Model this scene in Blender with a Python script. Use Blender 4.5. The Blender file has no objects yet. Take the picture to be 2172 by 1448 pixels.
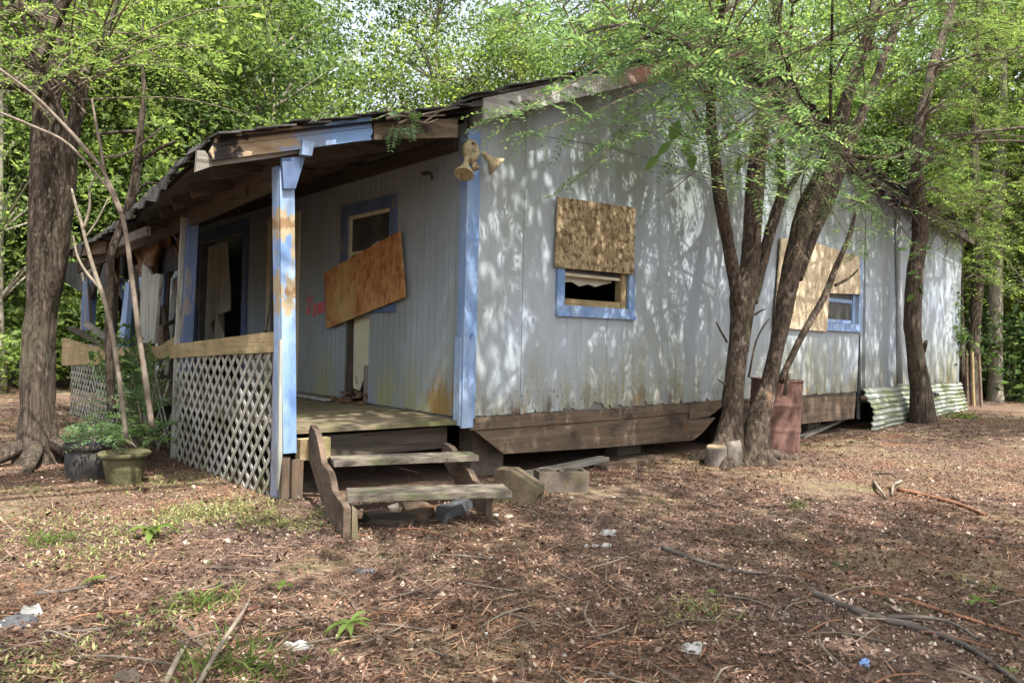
import bpy, math, random
import numpy as np
from mathutils import Vector, Matrix, noise as mnoise

random.seed(7)
RNG = np.random.default_rng(7)
SC = bpy.context.scene
COL = SC.collection
PI = math.pi

# ------------------------------------------------------------------ camera, sky, sun, exposure
F_PX, CX, CY = 1590.0, 1086.0, 724.0           # photograph 2172 x 1448
CAM = Vector((-4.06, -5.34, 1.19))
_yaw, _roll, _pitch = math.radians(49.1), math.atan2(70, 3230), math.atan2(-4, F_PX)
_d = Vector((math.cos(_yaw), math.sin(_yaw), 0)); _r = Vector((math.sin(_yaw), -math.cos(_yaw), 0))
_f = _d * math.cos(_pitch) + Vector((0, 0, 1)) * math.sin(_pitch)
_u = _r.cross(_f)
CR = _r * math.cos(_roll) + _u * math.sin(_roll)
CU = _u * math.cos(_roll) - _r * math.sin(_roll)
cam_data = bpy.data.cameras.new('camera')
cam = bpy.data.objects.new('camera', cam_data); COL.objects.link(cam)
cam_data.sensor_width = 36.0
cam_data.lens = 36.0 * F_PX / 2172.0
cam_data.clip_start, cam_data.clip_end = 0.05, 600
cam.matrix_world = Matrix((
    (CR.x, CU.x, -_f.x, CAM.x), (CR.y, CU.y, -_f.y, CAM.y), (CR.z, CU.z, -_f.z, CAM.z), (0, 0, 0, 1)))
SC.camera = cam

SUN_DIR = Vector((-0.09, -0.48, 0.86)).normalized()   # towards the sun
SUN_EL = math.asin(SUN_DIR.z)
SUN_AZ = math.atan2(SUN_DIR.x, SUN_DIR.y)             # from +Y, clockwise
world = bpy.data.worlds.new('World'); SC.world = world
world.use_nodes = True
wn = world.node_tree
wn.nodes.clear()
w_out = wn.nodes.new('ShaderNodeOutputWorld'); w_bg = wn.nodes.new('ShaderNodeBackground'); w_sky = wn.nodes.new('ShaderNodeTexSky')
w_sky.sky_type = 'NISHITA'; w_sky.sun_disc = False
w_sky.sun_elevation = SUN_EL; w_sky.sun_rotation = SUN_AZ
w_sky.air_density = 1.0; w_sky.dust_density = 4.0; w_sky.ozone_density = 0.6
w_bg.inputs['Strength'].default_value = 0.15
w_hs = wn.nodes.new('ShaderNodeHueSaturation'); w_hs.inputs['Saturation'].default_value = 0.45; w_hs.inputs['Value'].default_value = 1.15
wn.links.new(w_sky.outputs[0], w_hs.inputs['Color']); wn.links.new(w_hs.outputs[0], w_bg.inputs[0]); wn.links.new(w_bg.outputs[0], w_out.inputs[0])

sun_data = bpy.data.lights.new('sun', 'SUN')
sun_data.energy = 5.0; sun_data.angle = math.radians(0.5); sun_data.color = (1.0, 0.965, 0.91)
sun = bpy.data.objects.new('sun', sun_data); COL.objects.link(sun)
sun.rotation_euler = SUN_DIR.to_track_quat('Z', 'Y').to_euler()

SC.view_settings.view_transform = 'Standard'
try: SC.view_settings.look = 'None'
except Exception: pass
SC.view_settings.gamma = 1.0
SC.view_settings.use_curve_mapping = False
SC.view_settings.exposure = 1.42
SC.render.engine = 'CYCLES'
SC.cycles.use_denoising = True
SC.cycles.max_bounces = 8
SC.cycles.diffuse_bounces = 4
SC.cycles.transmission_bounces = 6
SC.cycles.sample_clamp_indirect = 6.0

# ------------------------------------------------------------------ measuring helpers
def ray(px, py):
    return _f + CR * ((px - CX) / F_PX) - CU * ((py - CY) / F_PX)
def PX(px, py, x): v = ray(px, py); return CAM + v * ((x - CAM.x) / v.x)     # point on the plane x
def PY(px, py, y): v = ray(px, py); return CAM + v * ((y - CAM.y) / v.y)     # point on the plane y
def PZ(px, py, z): v = ray(px, py); return CAM + v * ((z - CAM.z) / v.z)     # point on the plane z
def PD(px, py, dist): return CAM + ray(px, py) * dist                        # point at a depth
def depth(p): return (Vector(p) - CAM).dot(_f)

def smooth(a, b, x):
    t = min(1, max(0, (x - a) / (b - a))); return t * t * (3 - 2 * t)

def gz(x, y):
    """height of the ground"""
    h = -0.045 + 0.035 * mnoise.noise(Vector((x * 0.35, y * 0.35, 1.3))) + 0.014 * mnoise.noise(Vector((x * 1.7, y * 1.7, 4.1)))
    h -= 0.07 * smooth(-1.7, -1.2, x) * smooth(-1.2, 0.2, y) * smooth(13, 10, x)
    h += 0.10 * smooth(7, 11, x)
    h += 0.5 * smooth(16, 60, math.hypot(x, y))
    return h

# ------------------------------------------------------------------ object helpers
def tag(o, label=None, cat=None, group=None, kind=None):
    if label: o['label'] = label
    if cat: o['category'] = cat
    if group: o['group'] = group
    if kind: o['kind'] = kind
    return o

def thing(name, loc, label, cat, group=None):
    o = bpy.data.objects.new(name, None); COL.objects.link(o)
    o.empty_display_size = 0.1
    o.location = loc
    return tag(o, label, cat, group)

def root_of(o):
    while o.parent is not None: o = o.parent
    return o

def link(name, me, mats, parent=None):
    if not isinstance(mats, (list, tuple)): mats = [mats]
    for m in mats: me.materials.append(m)
    o = bpy.data.objects.new(name, me); COL.objects.link(o)
    if parent is not None: o.parent = parent
    return o

class MB:
    """collects shapes in world space; build() links them as one mesh object"""
    def __init__(self): self.v = []; self.f = []; self.m = []
    def add(self, vs, fs, mi=0):
        n = len(self.v); self.v += [tuple(v) for v in vs]
        self.f += [tuple(i + n for i in f) for f in fs]; self.m += [mi] * len(fs)
    def hexa(self, p, mi=0):
        """8 corners: bottom ring 0-3, top ring 4-7"""
        self.add(p, [(3, 2, 1, 0), (4, 5, 6, 7), (0, 1, 5, 4), (1, 2, 6, 5), (2, 3, 7, 6), (3, 0, 4, 7)], mi)
    def box(self, x0, x1, y0, y1, z0, z1, mi=0):
        self.hexa([(x0, y0, z0), (x1, y0, z0), (x1, y1, z0), (x0, y1, z0), (x0, y0, z1), (x1, y0, z1), (x1, y1, z1), (x0, y1, z1)], mi)
    def beam(self, a, b, w, h, up=(0, 0, 1), mi=0, taper=1.0):
        """box of width w (sideways) and height h (along up) from a to b"""
        a, b, up = Vector(a), Vector(b), Vector(up)
        t = (b - a).normalized(); s = t.cross(up).normalized(); n = s.cross(t)
        P = []
        for c, k in ((a, 1), (b, taper)):
            P.append([c + s * (w / 2 * k * i) + n * (h / 2 * k * j) for i, j in ((-1, -1), (1, -1), (1, 1), (-1, 1))])
        self.hexa(P[0] + P[1], mi)
    def plate(self, pts, off, mi=0):
        """a polygon extruded by the vector off"""
        off = Vector(off); pts = [Vector(p) for p in pts]; n = len(pts)
        self.add(pts + [p + off for p in pts],
                 [tuple(range(n))[::-1], tuple(range(n, 2 * n))] + [(i, (i + 1) % n, (i + 1) % n + n, i + n) for i in range(n)], mi)
    def tube(self, pts, rad, k=8, mi=0, cap=True, lump=0.0, ridge=0.0):
        pts = [Vector(p) for p in pts]; n0 = len(self.v); prev = None
        for i, p in enumerate(pts):
            t = (pts[min(i + 1, len(pts) - 1)] - pts[max(i - 1, 0)]).normalized()
            if prev is None:
                a = t.orthogonal().normalized()
            else:
                a = prev - t * prev.dot(t)
                a = a.normalized() if a.length > 1e-6 else t.orthogonal().normalized()
            prev = a; b = t.cross(a)
            for j in range(k):
                th = 2 * PI * j / k
                rr = rad[i]
                if lump: rr *= 1 + lump * mnoise.noise(p * 1.5 + Vector((math.cos(th) * 1.3, math.sin(th) * 1.3, 0)))* 1.6
                if ridge:
                    q = Vector((math.cos(th) * 5 + i * 0.02, math.sin(th) * 5, p.z * 2.2)); e = mnoise.noise(q * 1.0) + 0.6 * mnoise.noise(Vector((q.x * 2.3, q.y * 2.3, q.z * 1.9 + 5)))
                    rr += ridge * (abs(e) * 1.4 - 0.45)
                self.v.append(tuple(p + a * (math.cos(th) * rr) + b * (math.sin(th) * rr)))
        for i in range(len(pts) - 1):
            for j in range(k):
                j2 = (j + 1) % k
                self.f.append((n0 + i * k + j, n0 + i * k + j2, n0 + (i + 1) * k + j2, n0 + (i + 1) * k + j)); self.m.append(mi)
        if cap:
            self.f.append(tuple(n0 + j for j in range(k))[::-1]); self.m.append(mi)
            e = n0 + (len(pts) - 1) * k
            self.f.append(tuple(e + j for j in range(k))); self.m.append(mi)
    def lathe(self, c, axis, prof, k=20, mi=0):
        """profile of (distance along the axis, radius)"""
        c, ax = Vector(c), Vector(axis).normalized(); a = ax.orthogonal().normalized(); b = ax.cross(a); n0 = len(self.v)
        for h, r in prof:
            for j in range(k):
                th = 2 * PI * j / k
                self.v.append(tuple(c + ax * h + a * (math.cos(th) * r) + b * (math.sin(th) * r)))
        for i in range(len(prof) - 1):
            for j in range(k):
                j2 = (j + 1) % k
                self.f.append((n0 + i * k + j, n0 + i * k + j2, n0 + (i + 1) * k + j2, n0 + (i + 1) * k + j)); self.m.append(mi)
        self.f.append(tuple(n0 + j for j in range(k))[::-1]); self.m.append(mi)
        e = n0 + (len(prof) - 1) * k
        self.f.append(tuple(e + j for j in range(k))); self.m.append(mi)
    def grid(self, fn, nu, nv, mi=0):
        n0 = len(self.v)
        for i in range(nu + 1):
            for j in range(nv + 1): self.v.append(tuple(fn(i / nu, j / nv)))
        for i in range(nu):
            for j in range(nv):
                a = n0 + i * (nv + 1) + j
                self.f.append((a, a + nv + 1, a + nv + 2, a + 1)); self.m.append(mi)
    def build(self, name, mats, parent=None, shade=False):
        me = bpy.data.meshes.new(name)
        o = Vector((0, 0, 0))
        if parent is not None: o = Vector(root_of(parent).location)
        me.from_pydata([(v[0] - o.x, v[1] - o.y, v[2] - o.z) for v in self.v], [], self.f)
        if any(self.m): me.polygons.foreach_set('material_index', self.m)
        if shade: me.polygons.foreach_set('use_smooth', [True] * len(me.polygons))
        me.update()
        return link(name, me, mats, parent)

def quads_mesh(name, V):
    """V: (N,4,3) array of separate quads"""
    n = len(V); me = bpy.data.meshes.new(name)
    me.vertices.add(4 * n); me.vertices.foreach_set('co', V.reshape(-1).astype(np.float32))
    me.loops.add(4 * n); me.loops.foreach_set('vertex_index', np.arange(4 * n, dtype=np.int32))
    me.polygons.add(n); me.polygons.foreach_set('loop_start', np.arange(0, 4 * n, 4, dtype=np.int32))
    me.polygons.foreach_set('loop_total', np.full(n, 4, dtype=np.int32))
    me.update(calc_edges=True)
    return me

def unit(a): return a / np.maximum(np.linalg.norm(a, axis=-1, keepdims=True), 1e-9)

def leaf_quads(cent, L, W, up=0.8, rng=RNG, droop=0.0, adir=None, jit=0.35):
    """leaf-shaped rhombs at the points CENT; up: how much they lie flat"""
    n = len(cent)
    nr = unit(rng.normal(size=(n, 3)) + np.array([0, 0, 1.0]) * up * 2)
    a = rng.normal(size=(n, 3)) if adir is None else adir + rng.normal(size=(n, 3)) * 0.25
    a[:, 2] -= droop
    a = unit(a - nr * np.sum(a * nr, axis=1, keepdims=True)); b = np.cross(nr, a)
    s = (1 + jit * rng.normal(size=(n, 1))).clip(0.4, 1.9)
    L = L * s; W = W * s
    bend = nr * W * 0.18
    return np.stack([cent - a * L / 2, cent - a * L * 0.05 + b * W / 2 + bend, cent + a * L / 2, cent - a * L * 0.05 - b * W / 2 + bend], axis=1)

# ------------------------------------------------------------------ materials
def new_mat(name):
    m = bpy.data.materials.new(name); m.use_nodes = True
    return m, m.node_tree.nodes, m.node_tree.links, m.node_tree.nodes['Principled BSDF']

def ramp(N, stops, interp='LINEAR'):
    r = N.new('ShaderNodeValToRGB'); e = r.color_ramp.elements; r.color_ramp.interpolation = interp
    while len(e) < len(stops): e.new(0.5)
    for el, (p, c) in zip(e, stops):
        el.position = p; el.color = (c[0], c[1], c[2], 1) if len(c) == 3 else c
    return r

def surf(name, stops, scale=6, stretch=(1, 1, 1), detail=6, rough=0.85, bump=0.15, bscale=None, layers=(), spec=0.25, dist=0.02, bstretch=None, metal=0.0, distort=0.0):
    """a worn surface: a colour ramp over stretched noise, then stain layers (colour, scale, stretch, lo, hi[, z0, z1])"""
    m, N, K, B = new_mat(name)
    tc = N.new('ShaderNodeTexCoord')
    def nz(sc, st, det=6, off=0.0, ds=0.0):
        mp = N.new('ShaderNodeMapping'); mp.inputs['Scale'].default_value = st; mp.inputs['Location'].default_value = (off, off * 0.7, off * 1.3)
        K.new(tc.outputs['Object'], mp.inputs['Vector'])
        t = N.new('ShaderNodeTexNoise'); t.inputs['Scale'].default_value = sc; t.inputs['Detail'].default_value = det; t.inputs['Roughness'].default_value = 0.62
        t.inputs['Distortion'].default_value = ds
        K.new(mp.outputs[0], t.inputs['Vector']); return t
    t = nz(scale, stretch, detail, ds=distort)
    r = ramp(N, stops); K.new(t.outputs['Fac'], r.inputs['Fac']); col = r.outputs['Color']
    for i, ly in enumerate(layers):
        band = None
        if isinstance(ly[-1], dict): band = ly[-1]; ly = ly[:-1]
        c, sc, st, lo, hi = ly[:5]
        t2 = nz(sc, st, 7, off=3.7 * (i + 1))
        mr = N.new('ShaderNodeMapRange'); mr.inputs['From Min'].default_value = lo; mr.inputs['From Max'].default_value = hi; mr.clamp = True
        src = t2.outputs['Fac']
        if band:
            sx = N.new('ShaderNodeSeparateXYZ'); K.new(tc.outputs['Object'], sx.inputs[0])
            for c0, w0 in band['at']:
                su = N.new('ShaderNodeMath'); su.operation = 'SUBTRACT'; K.new(sx.outputs[band.get('axis', 2)], su.inputs[0]); su.inputs[1].default_value = c0
                ab = N.new('ShaderNodeMath'); ab.operation = 'ABSOLUTE'; K.new(su.outputs[0], ab.inputs[0])
                m3 = N.new('ShaderNodeMapRange'); m3.clamp = True; m3.inputs['From Min'].default_value = w0; m3.inputs['From Max'].default_value = 0; m3.inputs['To Max'].default_value = 0.42
                K.new(ab.outputs[0], m3.inputs['Value'])
                ad = N.new('ShaderNodeMath'); ad.operation = 'ADD'; K.new(src, ad.inputs[0]); K.new(m3.outputs[0], ad.inputs[1]); src = ad.outputs[0]
        K.new(src, mr.inputs['Value']); fac = mr.outputs[0]
        if len(ly) > 5:
            sx = N.new('ShaderNodeSeparateXYZ'); K.new(tc.outputs['Object'], sx.inputs[0])
            m2 = N.new('ShaderNodeMapRange'); m2.clamp = True
            m2.inputs['From Min'].default_value = ly[5]; m2.inputs['From Max'].default_value = ly[6]
            K.new(sx.outputs[ly[7] if len(ly) > 7 else 2], m2.inputs['Value'])
            mu = N.new('ShaderNodeMath'); mu.operation = 'MULTIPLY'; K.new(fac, mu.inputs[0]); K.new(m2.outputs[0], mu.inputs[1]); fac = mu.outputs[0]
        mx = N.new('ShaderNodeMix'); mx.data_type = 'RGBA'
        K.new(fac, mx.inputs[0]); K.new(col, mx.inputs[6]); mx.inputs[7].default_value = (*c, 1); col = mx.outputs[2]
    K.new(col, B.inputs['Base Color'])
    B.inputs['Roughness'].default_value = rough; B.inputs['Specular IOR Level'].default_value = spec; B.inputs['Metallic'].default_value = metal
    if bump:
        tb = nz(bscale or scale * 3, bstretch or stretch, 8, off=1.9)
        bp = N.new('ShaderNodeBump'); bp.inputs['Strength'].default_value = bump; bp.inputs['Distance'].default_value = dist
        K.new(tb.outputs['Fac'], bp.inputs['Height']); K.new(bp.outputs[0], B.inputs['Normal'])
    return m

def leaf_mat(name, stops, trans=0.45, tcol=None, rough=0.5, obj_var=0.25, patch=0.0):
    m, N, K, B = new_mat(name)
    g = N.new('ShaderNodeNewGeometry'); oi = N.new('ShaderNodeObjectInfo')
    r = ramp(N, stops); K.new(g.outputs['Random Per Island'], r.inputs['Fac'])
    hs = N.new('ShaderNodeHueSaturation')
    mr = N.new('ShaderNodeMapRange'); mr.inputs['To Min'].default_value = 1 - obj_var; mr.inputs['To Max'].default_value = 1 + obj_var
    K.new(oi.outputs['Random'], mr.inputs['Value']); K.new(mr.outputs[0], hs.inputs['Value'])
    K.new(r.outputs['Color'], hs.inputs['Color'])
    if patch:
        tc = N.new('ShaderNodeTexCoord'); nz = N.new('ShaderNodeTexNoise'); nz.inputs['Scale'].default_value = 0.9; nz.inputs['Detail'].default_value = 6; K.new(tc.outputs['Object'], nz.inputs['Vector'])
        m2 = N.new('ShaderNodeMapRange'); m2.inputs['From Min'].default_value = 0.36; m2.inputs['From Max'].default_value = 0.66; m2.inputs['To Min'].default_value = 1 - patch; m2.inputs['To Max'].default_value = 1 + patch; K.new(nz.outputs['Fac'], m2.inputs['Value']); K.new(m2.outputs[0], hs.inputs['Value'])
        n3 = N.new('ShaderNodeTexNoise'); n3.inputs['Scale'].default_value = 0.6; n3.inputs['Detail'].default_value = 5; K.new(tc.outputs['Object'], n3.inputs['Vector'])
        m3 = N.new('ShaderNodeMapRange'); m3.inputs['From Min'].default_value = 0.35; m3.inputs['From Max'].default_value = 0.65; m3.inputs['To Min'].default_value = 0.75; m3.inputs['To Max'].default_value = 1.35; K.new(n3.outputs['Fac'], m3.inputs['Value']); K.new(m3.outputs[0], hs.inputs['Saturation'])
    K.new(hs.outputs[0], B.inputs['Base Color'])
    B.inputs['Roughness'].default_value = rough; B.inputs['Specular IOR Level'].default_value = 0.15
    if trans:
        tr = N.new('ShaderNodeBsdfTranslucent')
        mx = N.new('ShaderNodeMix'); mx.data_type = 'RGBA'; mx.blend_type = 'MULTIPLY'; mx.inputs[0].default_value = 1
        K.new(hs.outputs[0], mx.inputs[6]); mx.inputs[7].default_value = (*(tcol or (2.0, 1.95, 1.3)), 1)
        K.new(mx.outputs[2], tr.inputs['Color'])
        ms = N.new('ShaderNodeMixShader'); ms.inputs[0].default_value = trans
        K.new(B.outputs[0], ms.inputs[1]); K.new(tr.outputs[0], ms.inputs[2])
        K.new(ms.outputs[0], N['Material Output'].inputs['Surface'])
    return m

M = {}
ALGAE = (0.20, 0.21, 0.12)
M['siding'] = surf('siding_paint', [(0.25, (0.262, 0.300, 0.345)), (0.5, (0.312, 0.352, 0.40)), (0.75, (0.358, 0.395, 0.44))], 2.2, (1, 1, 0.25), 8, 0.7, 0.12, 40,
    layers=[((0.235, 0.255, 0.235), 1.6, (1, 1, 0.5), 0.45, 0.75),
            ((0.21, 0.215, 0.15), 1.1, (1, 1, 0.5), 0.44, 0.68, 1.8, 0.7), ((0.18, 0.17, 0.095), 2.6, (1, 1, 0.35), 0.34, 0.60, 1.25, 0.55), ((0.10, 0.07, 0.042), 6, (1, 1, 0.3), 0.48, 0.62, 0.82, 0.52),
            ((0.25, 0.275, 0.295), 22, (1, 1, 0.05), 0.50, 0.85),
            ((0.07, 0.058, 0.042), 34, (1, 1, 0.6), 0.57, 0.64, 1.05, 0.5),
            ((0.28, 0.20, 0.10), 7, (1, 1, 0.5), 0.55, 0.66, 0.75, 0.5),
            ((0.15, 0.17, 0.14), 2.0, (1, 1, 0.22), 0.34, 0.62, 2.1, 3.0), ((0.235, 0.26, 0.275), 5, (1, 1, 0.12), 0.52, 0.75)], spec=0.3, bstretch=(1, 1, 0.2))
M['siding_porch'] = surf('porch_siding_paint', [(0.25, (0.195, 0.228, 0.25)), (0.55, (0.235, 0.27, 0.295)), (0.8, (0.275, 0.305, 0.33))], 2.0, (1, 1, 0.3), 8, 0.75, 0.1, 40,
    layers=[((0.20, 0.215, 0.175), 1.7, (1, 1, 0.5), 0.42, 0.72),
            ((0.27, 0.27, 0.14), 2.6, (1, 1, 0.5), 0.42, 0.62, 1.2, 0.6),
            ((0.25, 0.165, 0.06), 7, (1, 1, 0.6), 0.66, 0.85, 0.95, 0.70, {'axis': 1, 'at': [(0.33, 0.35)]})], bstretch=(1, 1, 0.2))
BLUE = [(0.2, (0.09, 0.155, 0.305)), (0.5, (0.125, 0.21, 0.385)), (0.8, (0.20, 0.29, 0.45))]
def blue(name, st, peel=0.62, wood=(0.36, 0.25, 0.13), psc=3.0):
    return surf(name, BLUE, 5, st, 6, 0.6, 0.2, 30, spec=0.3, layers=[((0.33, 0.40, 0.50), 4, st, 0.42, 0.75), ((0.10, 0.12, 0.14), 7, st, 0.60, 0.78), (wood, psc, st, peel, peel + 0.04), ((0.07, 0.06, 0.06), 26, st, 0.66, 0.72)])
M['blue'] = blue('blue_trim_paint', (1, 1, 0.3), 0.68)
M['blue_post'] = surf('peeling_blue_post_paint', BLUE, 5, (1, 1, 0.5), 6, 0.6, 0.2, 30, spec=0.3, layers=[((0.36, 0.44, 0.54), 4, (1, 1, 0.4), 0.42, 0.75), ((0.16, 0.17, 0.18), 9, (1, 1, 0.3), 0.62, 0.8), ((0.31, 0.245, 0.155), 10, (1.3, 1.3, 0.7), 0.76, 0.78, {'at': [(1.50, 0.34), (2.0, 0.26)]}), ((0.20, 0.12, 0.06), 14, (1, 1, 0.6), 0.88, 0.96, {'at': [(1.50, 0.2), (2.0, 0.18)]}), ((0.07, 0.06, 0.06), 26, (1, 1, 0.5), 0.70, 0.75)])
M['blue_rake'] = surf('peeled_blue_rake_paint', [(0.25, (0.17, 0.115, 0.07)), (0.5, (0.28, 0.205, 0.13)), (0.75, (0.38, 0.30, 0.21))], 8, (0.5, 2, 2.4), 8, 0.85, 0.3, 20, spec=0.2, layers=[((0.20, 0.25, 0.36), 9, (0.5, 1, 2), 0.66, 0.76, {'axis': 0, 'at': [(-1.45, 0.45)]}), ((0.16, 0.26, 0.46), 6, (0.7, 1, 1.6), 0.66, 0.70, {'axis': 0, 'at': [(-1.2, 0.36)]}), ((0.035, 0.03, 0.03), 12, (1, 1, 1), 0.70, 0.76, {'axis': 0, 'at': [(-2.2, 0.2)]})])
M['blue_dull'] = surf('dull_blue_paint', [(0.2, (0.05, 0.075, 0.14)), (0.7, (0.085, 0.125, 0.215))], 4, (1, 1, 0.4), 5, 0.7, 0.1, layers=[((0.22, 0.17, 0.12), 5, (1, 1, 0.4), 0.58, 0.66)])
def wood(name, dark, lite, ax, moss=None, rough=0.9, extra=(), bump=0.35):
    st = [14.0, 14.0, 14.0]; st[ax] = 0.9
    st = tuple(s / 6 for s in st)
    mid = tuple((a + b) / 2 for a, b in zip(dark, lite))
    ly = [(tuple(c * 0.45 for c in dark), 10, st, 0.60, 0.72)]
    if moss: ly.append((moss, 3.0, (1, 1, 1), 0.48, 0.70))
    return surf(name, [(0.25, dark), (0.5, mid), (0.75, lite)], 9, st, 8, rough, bump, 16, spec=0.15, layers=ly + list(extra), bstretch=st)
for ax, a in ((0, 'x'), (1, 'y'), (2, 'z')):
    M['grey_' + a] = wood('weathered_grey_wood_' + a, (0.10, 0.088, 0.072), (0.27, 0.245, 0.21), ax)
    M['brown_' + a] = wood('weathered_brown_wood_' + a, (0.060, 0.042, 0.030), (0.165, 0.120, 0.085), ax, extra=[((0.23, 0.18, 0.13), 5, (1, 1, 1), 0.6, 0.75), ((0.05, 0.038, 0.03), 2.5, (1, 1, 1.5), 0.52, 0.68), ((0.13, 0.075, 0.045), 3.3, (1, 1, 1.5), 0.55, 0.68)])
    M['tan_' + a] = wood('raw_tan_wood_' + a, (0.20, 0.145, 0.070), (0.38, 0.29, 0.165), ax, (0.13, 0.115, 0.05))
    M['moss_' + a] = wood('mossy_plank_wood_' + a, (0.085, 0.07, 0.045), (0.205, 0.165, 0.11), ax, (0.085, 0.09, 0.032))
    M['char_' + a] = wood('rotten_dark_wood_' + a, (0.025, 0.022, 0.02), (0.10, 0.08, 0.06), ax)
M['rake_grey'] = surf('weathered_rake_board', [(0.3, (0.20, 0.19, 0.18)), (0.6, (0.36, 0.35, 0.33)), (0.8, (0.5, 0.5, 0.48))], 8, (0.4, 2, 2), 7, 0.9, 0.3, 24,
    layers=[((0.06, 0.05, 0.05), 5, (0.6, 2, 2), 0.58, 0.66), ((0.26, 0.13, 0.11), 1.4, (1, 1, 1), 0.35, 0.5, 1.2, 2.0, 0)])
M['tread'] = surf('grey_step_tread_wood', [(0.3, (0.06, 0.05, 0.038)), (0.5, (0.13, 0.108, 0.085)), (0.75, (0.22, 0.185, 0.15))], 9, (0.3, 2.4, 2.4), 9, 0.95, 0.5, 18, bstretch=(0.3, 2.4, 2.4), layers=[((0.10, 0.105, 0.05), 4, (1, 1, 1), 0.5, 0.68), ((0.03, 0.026, 0.02), 8, (0.4, 2, 2), 0.6, 0.7)])
M['rake_brown'] = surf('stained_brown_rake_board', [(0.3, (0.06, 0.045, 0.033)), (0.55, (0.14, 0.105, 0.075)), (0.8, (0.25, 0.19, 0.13))], 7, (0.5, 2, 2.4), 8, 0.9, 0.3, 20, layers=[((0.035, 0.03, 0.028), 5, (1, 1, 1.5), 0.5, 0.62)])
M['shingle'] = surf('asphalt_shingle', [(0.3, (0.03, 0.028, 0.027)), (0.7, (0.075, 0.07, 0.066))], 30, (1, 1, 1), 4, 0.95, 0.4, 120, layers=[((0.10, 0.085, 0.06), 3, (1, 1, 1), 0.55, 0.75)])
M['felt'] = surf('black_roof_felt', [(0.3, (0.018, 0.018, 0.022)), (0.7, (0.05, 0.05, 0.055))], 6, (1, 1, 1), 5, 0.85, 0.3, 20)
M['rotmat'] = surf('rotted_ceiling_fibre', [(0.3, (0.05, 0.032, 0.02)), (0.55, (0.15, 0.09, 0.05)), (0.8, (0.27, 0.17, 0.09))], 9, (3, 3, 0.7), 7, 0.95, 0.6, 18)
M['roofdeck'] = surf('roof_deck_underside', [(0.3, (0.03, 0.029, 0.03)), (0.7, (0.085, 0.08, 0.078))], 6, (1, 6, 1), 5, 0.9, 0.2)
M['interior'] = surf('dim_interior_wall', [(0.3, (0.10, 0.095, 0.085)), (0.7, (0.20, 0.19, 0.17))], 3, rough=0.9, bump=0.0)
M['cream'] = surf('cream_panel', [(0.3, (0.42, 0.395, 0.26)), (0.7, (0.52, 0.49, 0.35))], 2, rough=0.8, bump=0.05, layers=[((0.2, 0.14, 0.08), 6, (1, 1, 1), 0.62, 0.7)])
M['curtain'] = surf('stained_curtain_cloth', [(0.3, (0.40, 0.385, 0.30)), (0.7, (0.62, 0.60, 0.51))], 3, (1, 3, 0.5), rough=0.95, bump=0.1)
M['cream_trim'] = surf('cream_door_trim', [(0.3, (0.42, 0.37, 0.25)), (0.7, (0.58, 0.53, 0.40))], 5, (3, 3, 0.4), rough=0.7, bump=0.1, layers=[((0.2, 0.15, 0.09), 8, (2, 2, 0.5), 0.6, 0.7)])
M['whitewash'] = surf('flaking_white_paint', [(0.3, (0.20, 0.205, 0.175)), (0.7, (0.34, 0.34, 0.30))], 5, (3, 3, 0.3), rough=0.85, bump=0.2, layers=[((0.14, 0.12, 0.09), 6, (3, 3, 0.4), 0.56, 0.66)])
M['stile'] = surf('faded_lavender_stile_paint', [(0.3, (0.17, 0.18, 0.24)), (0.7, (0.30, 0.31, 0.37))], 5, (1, 1, 0.3), 7, 0.85, 0.2, layers=[((0.14, 0.10, 0.07), 6, (1, 1, 0.5), 0.52, 0.66, 0.35, -0.05)])
M['lattice'] = surf('grey_lattice_paint', [(0.3, (0.25, 0.24, 0.21)), (0.7, (0.37, 0.36, 0.325))], 6, (1, 1, 1), 6, 0.85, 0.15, 30, layers=[((0.15, 0.15, 0.09), 3, (1, 1, 1), 0.46, 0.66), ((0.10, 0.09, 0.06), 9, (1, 1, 1), 0.58, 0.68)])
M['dark'] = surf('unlit_dark_fill', [(0.3, (0.02, 0.02, 0.022)), (0.7, (0.035, 0.034, 0.034))], 3, rough=0.95, bump=0)
M['dirt'] = surf('dark_dirt', [(0.3, (0.03, 0.024, 0.018)), (0.7, (0.07, 0.05, 0.036))], 6, rough=1, bump=0.5)
M['plastic'] = surf('yellowed_fixture_paint', [(0.3, (0.24, 0.19, 0.11)), (0.7, (0.40, 0.345, 0.22))], 14, rough=0.6, bump=0.1, layers=[((0.17, 0.09, 0.04), 24, (1, 1, 1), 0.52, 0.66), ((0.10, 0.09, 0.06), 10, (1, 1, 1), 0.58, 0.7)])
M['rust'] = surf('rusty_drum_steel', [(0.3, (0.05, 0.024, 0.018)), (0.5, (0.10, 0.052, 0.040)), (0.7, (0.16, 0.092, 0.073))], 7, (1, 1, 0.6), 8, 0.8, 0.2, 30, layers=[((0.21, 0.14, 0.115), 4, (1, 1, 0.3), 0.58, 0.75), ((0.05, 0.03, 0.025), 14, (1, 1, 0.5), 0.62, 0.7)])
M['drum_yellow'] = surf('yellow_drum_paint', [(0.3, (0.40, 0.24, 0.03)), (0.7, (0.55, 0.36, 0.06))], 10, rough=0.6, bump=0.1)
M['concrete'] = surf('brown_stained_concrete', [(0.3, (0.075, 0.06, 0.048)), (0.7, (0.15, 0.122, 0.098))], 10, detail=8, rough=0.95, bump=0.4, bscale=60, layers=[((0.12, 0.10, 0.05), 4, (1, 1, 1), 0.5, 0.7)])
M['block_wood'] = surf('mossy_brown_block', [(0.3, (0.07, 0.052, 0.034)), (0.7, (0.145, 0.11, 0.07))], 8, (1, 1, 1), 8, 0.95, 0.4, 40, layers=[((0.10, 0.095, 0.045), 4, (1, 1, 1), 0.5, 0.65)])
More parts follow.
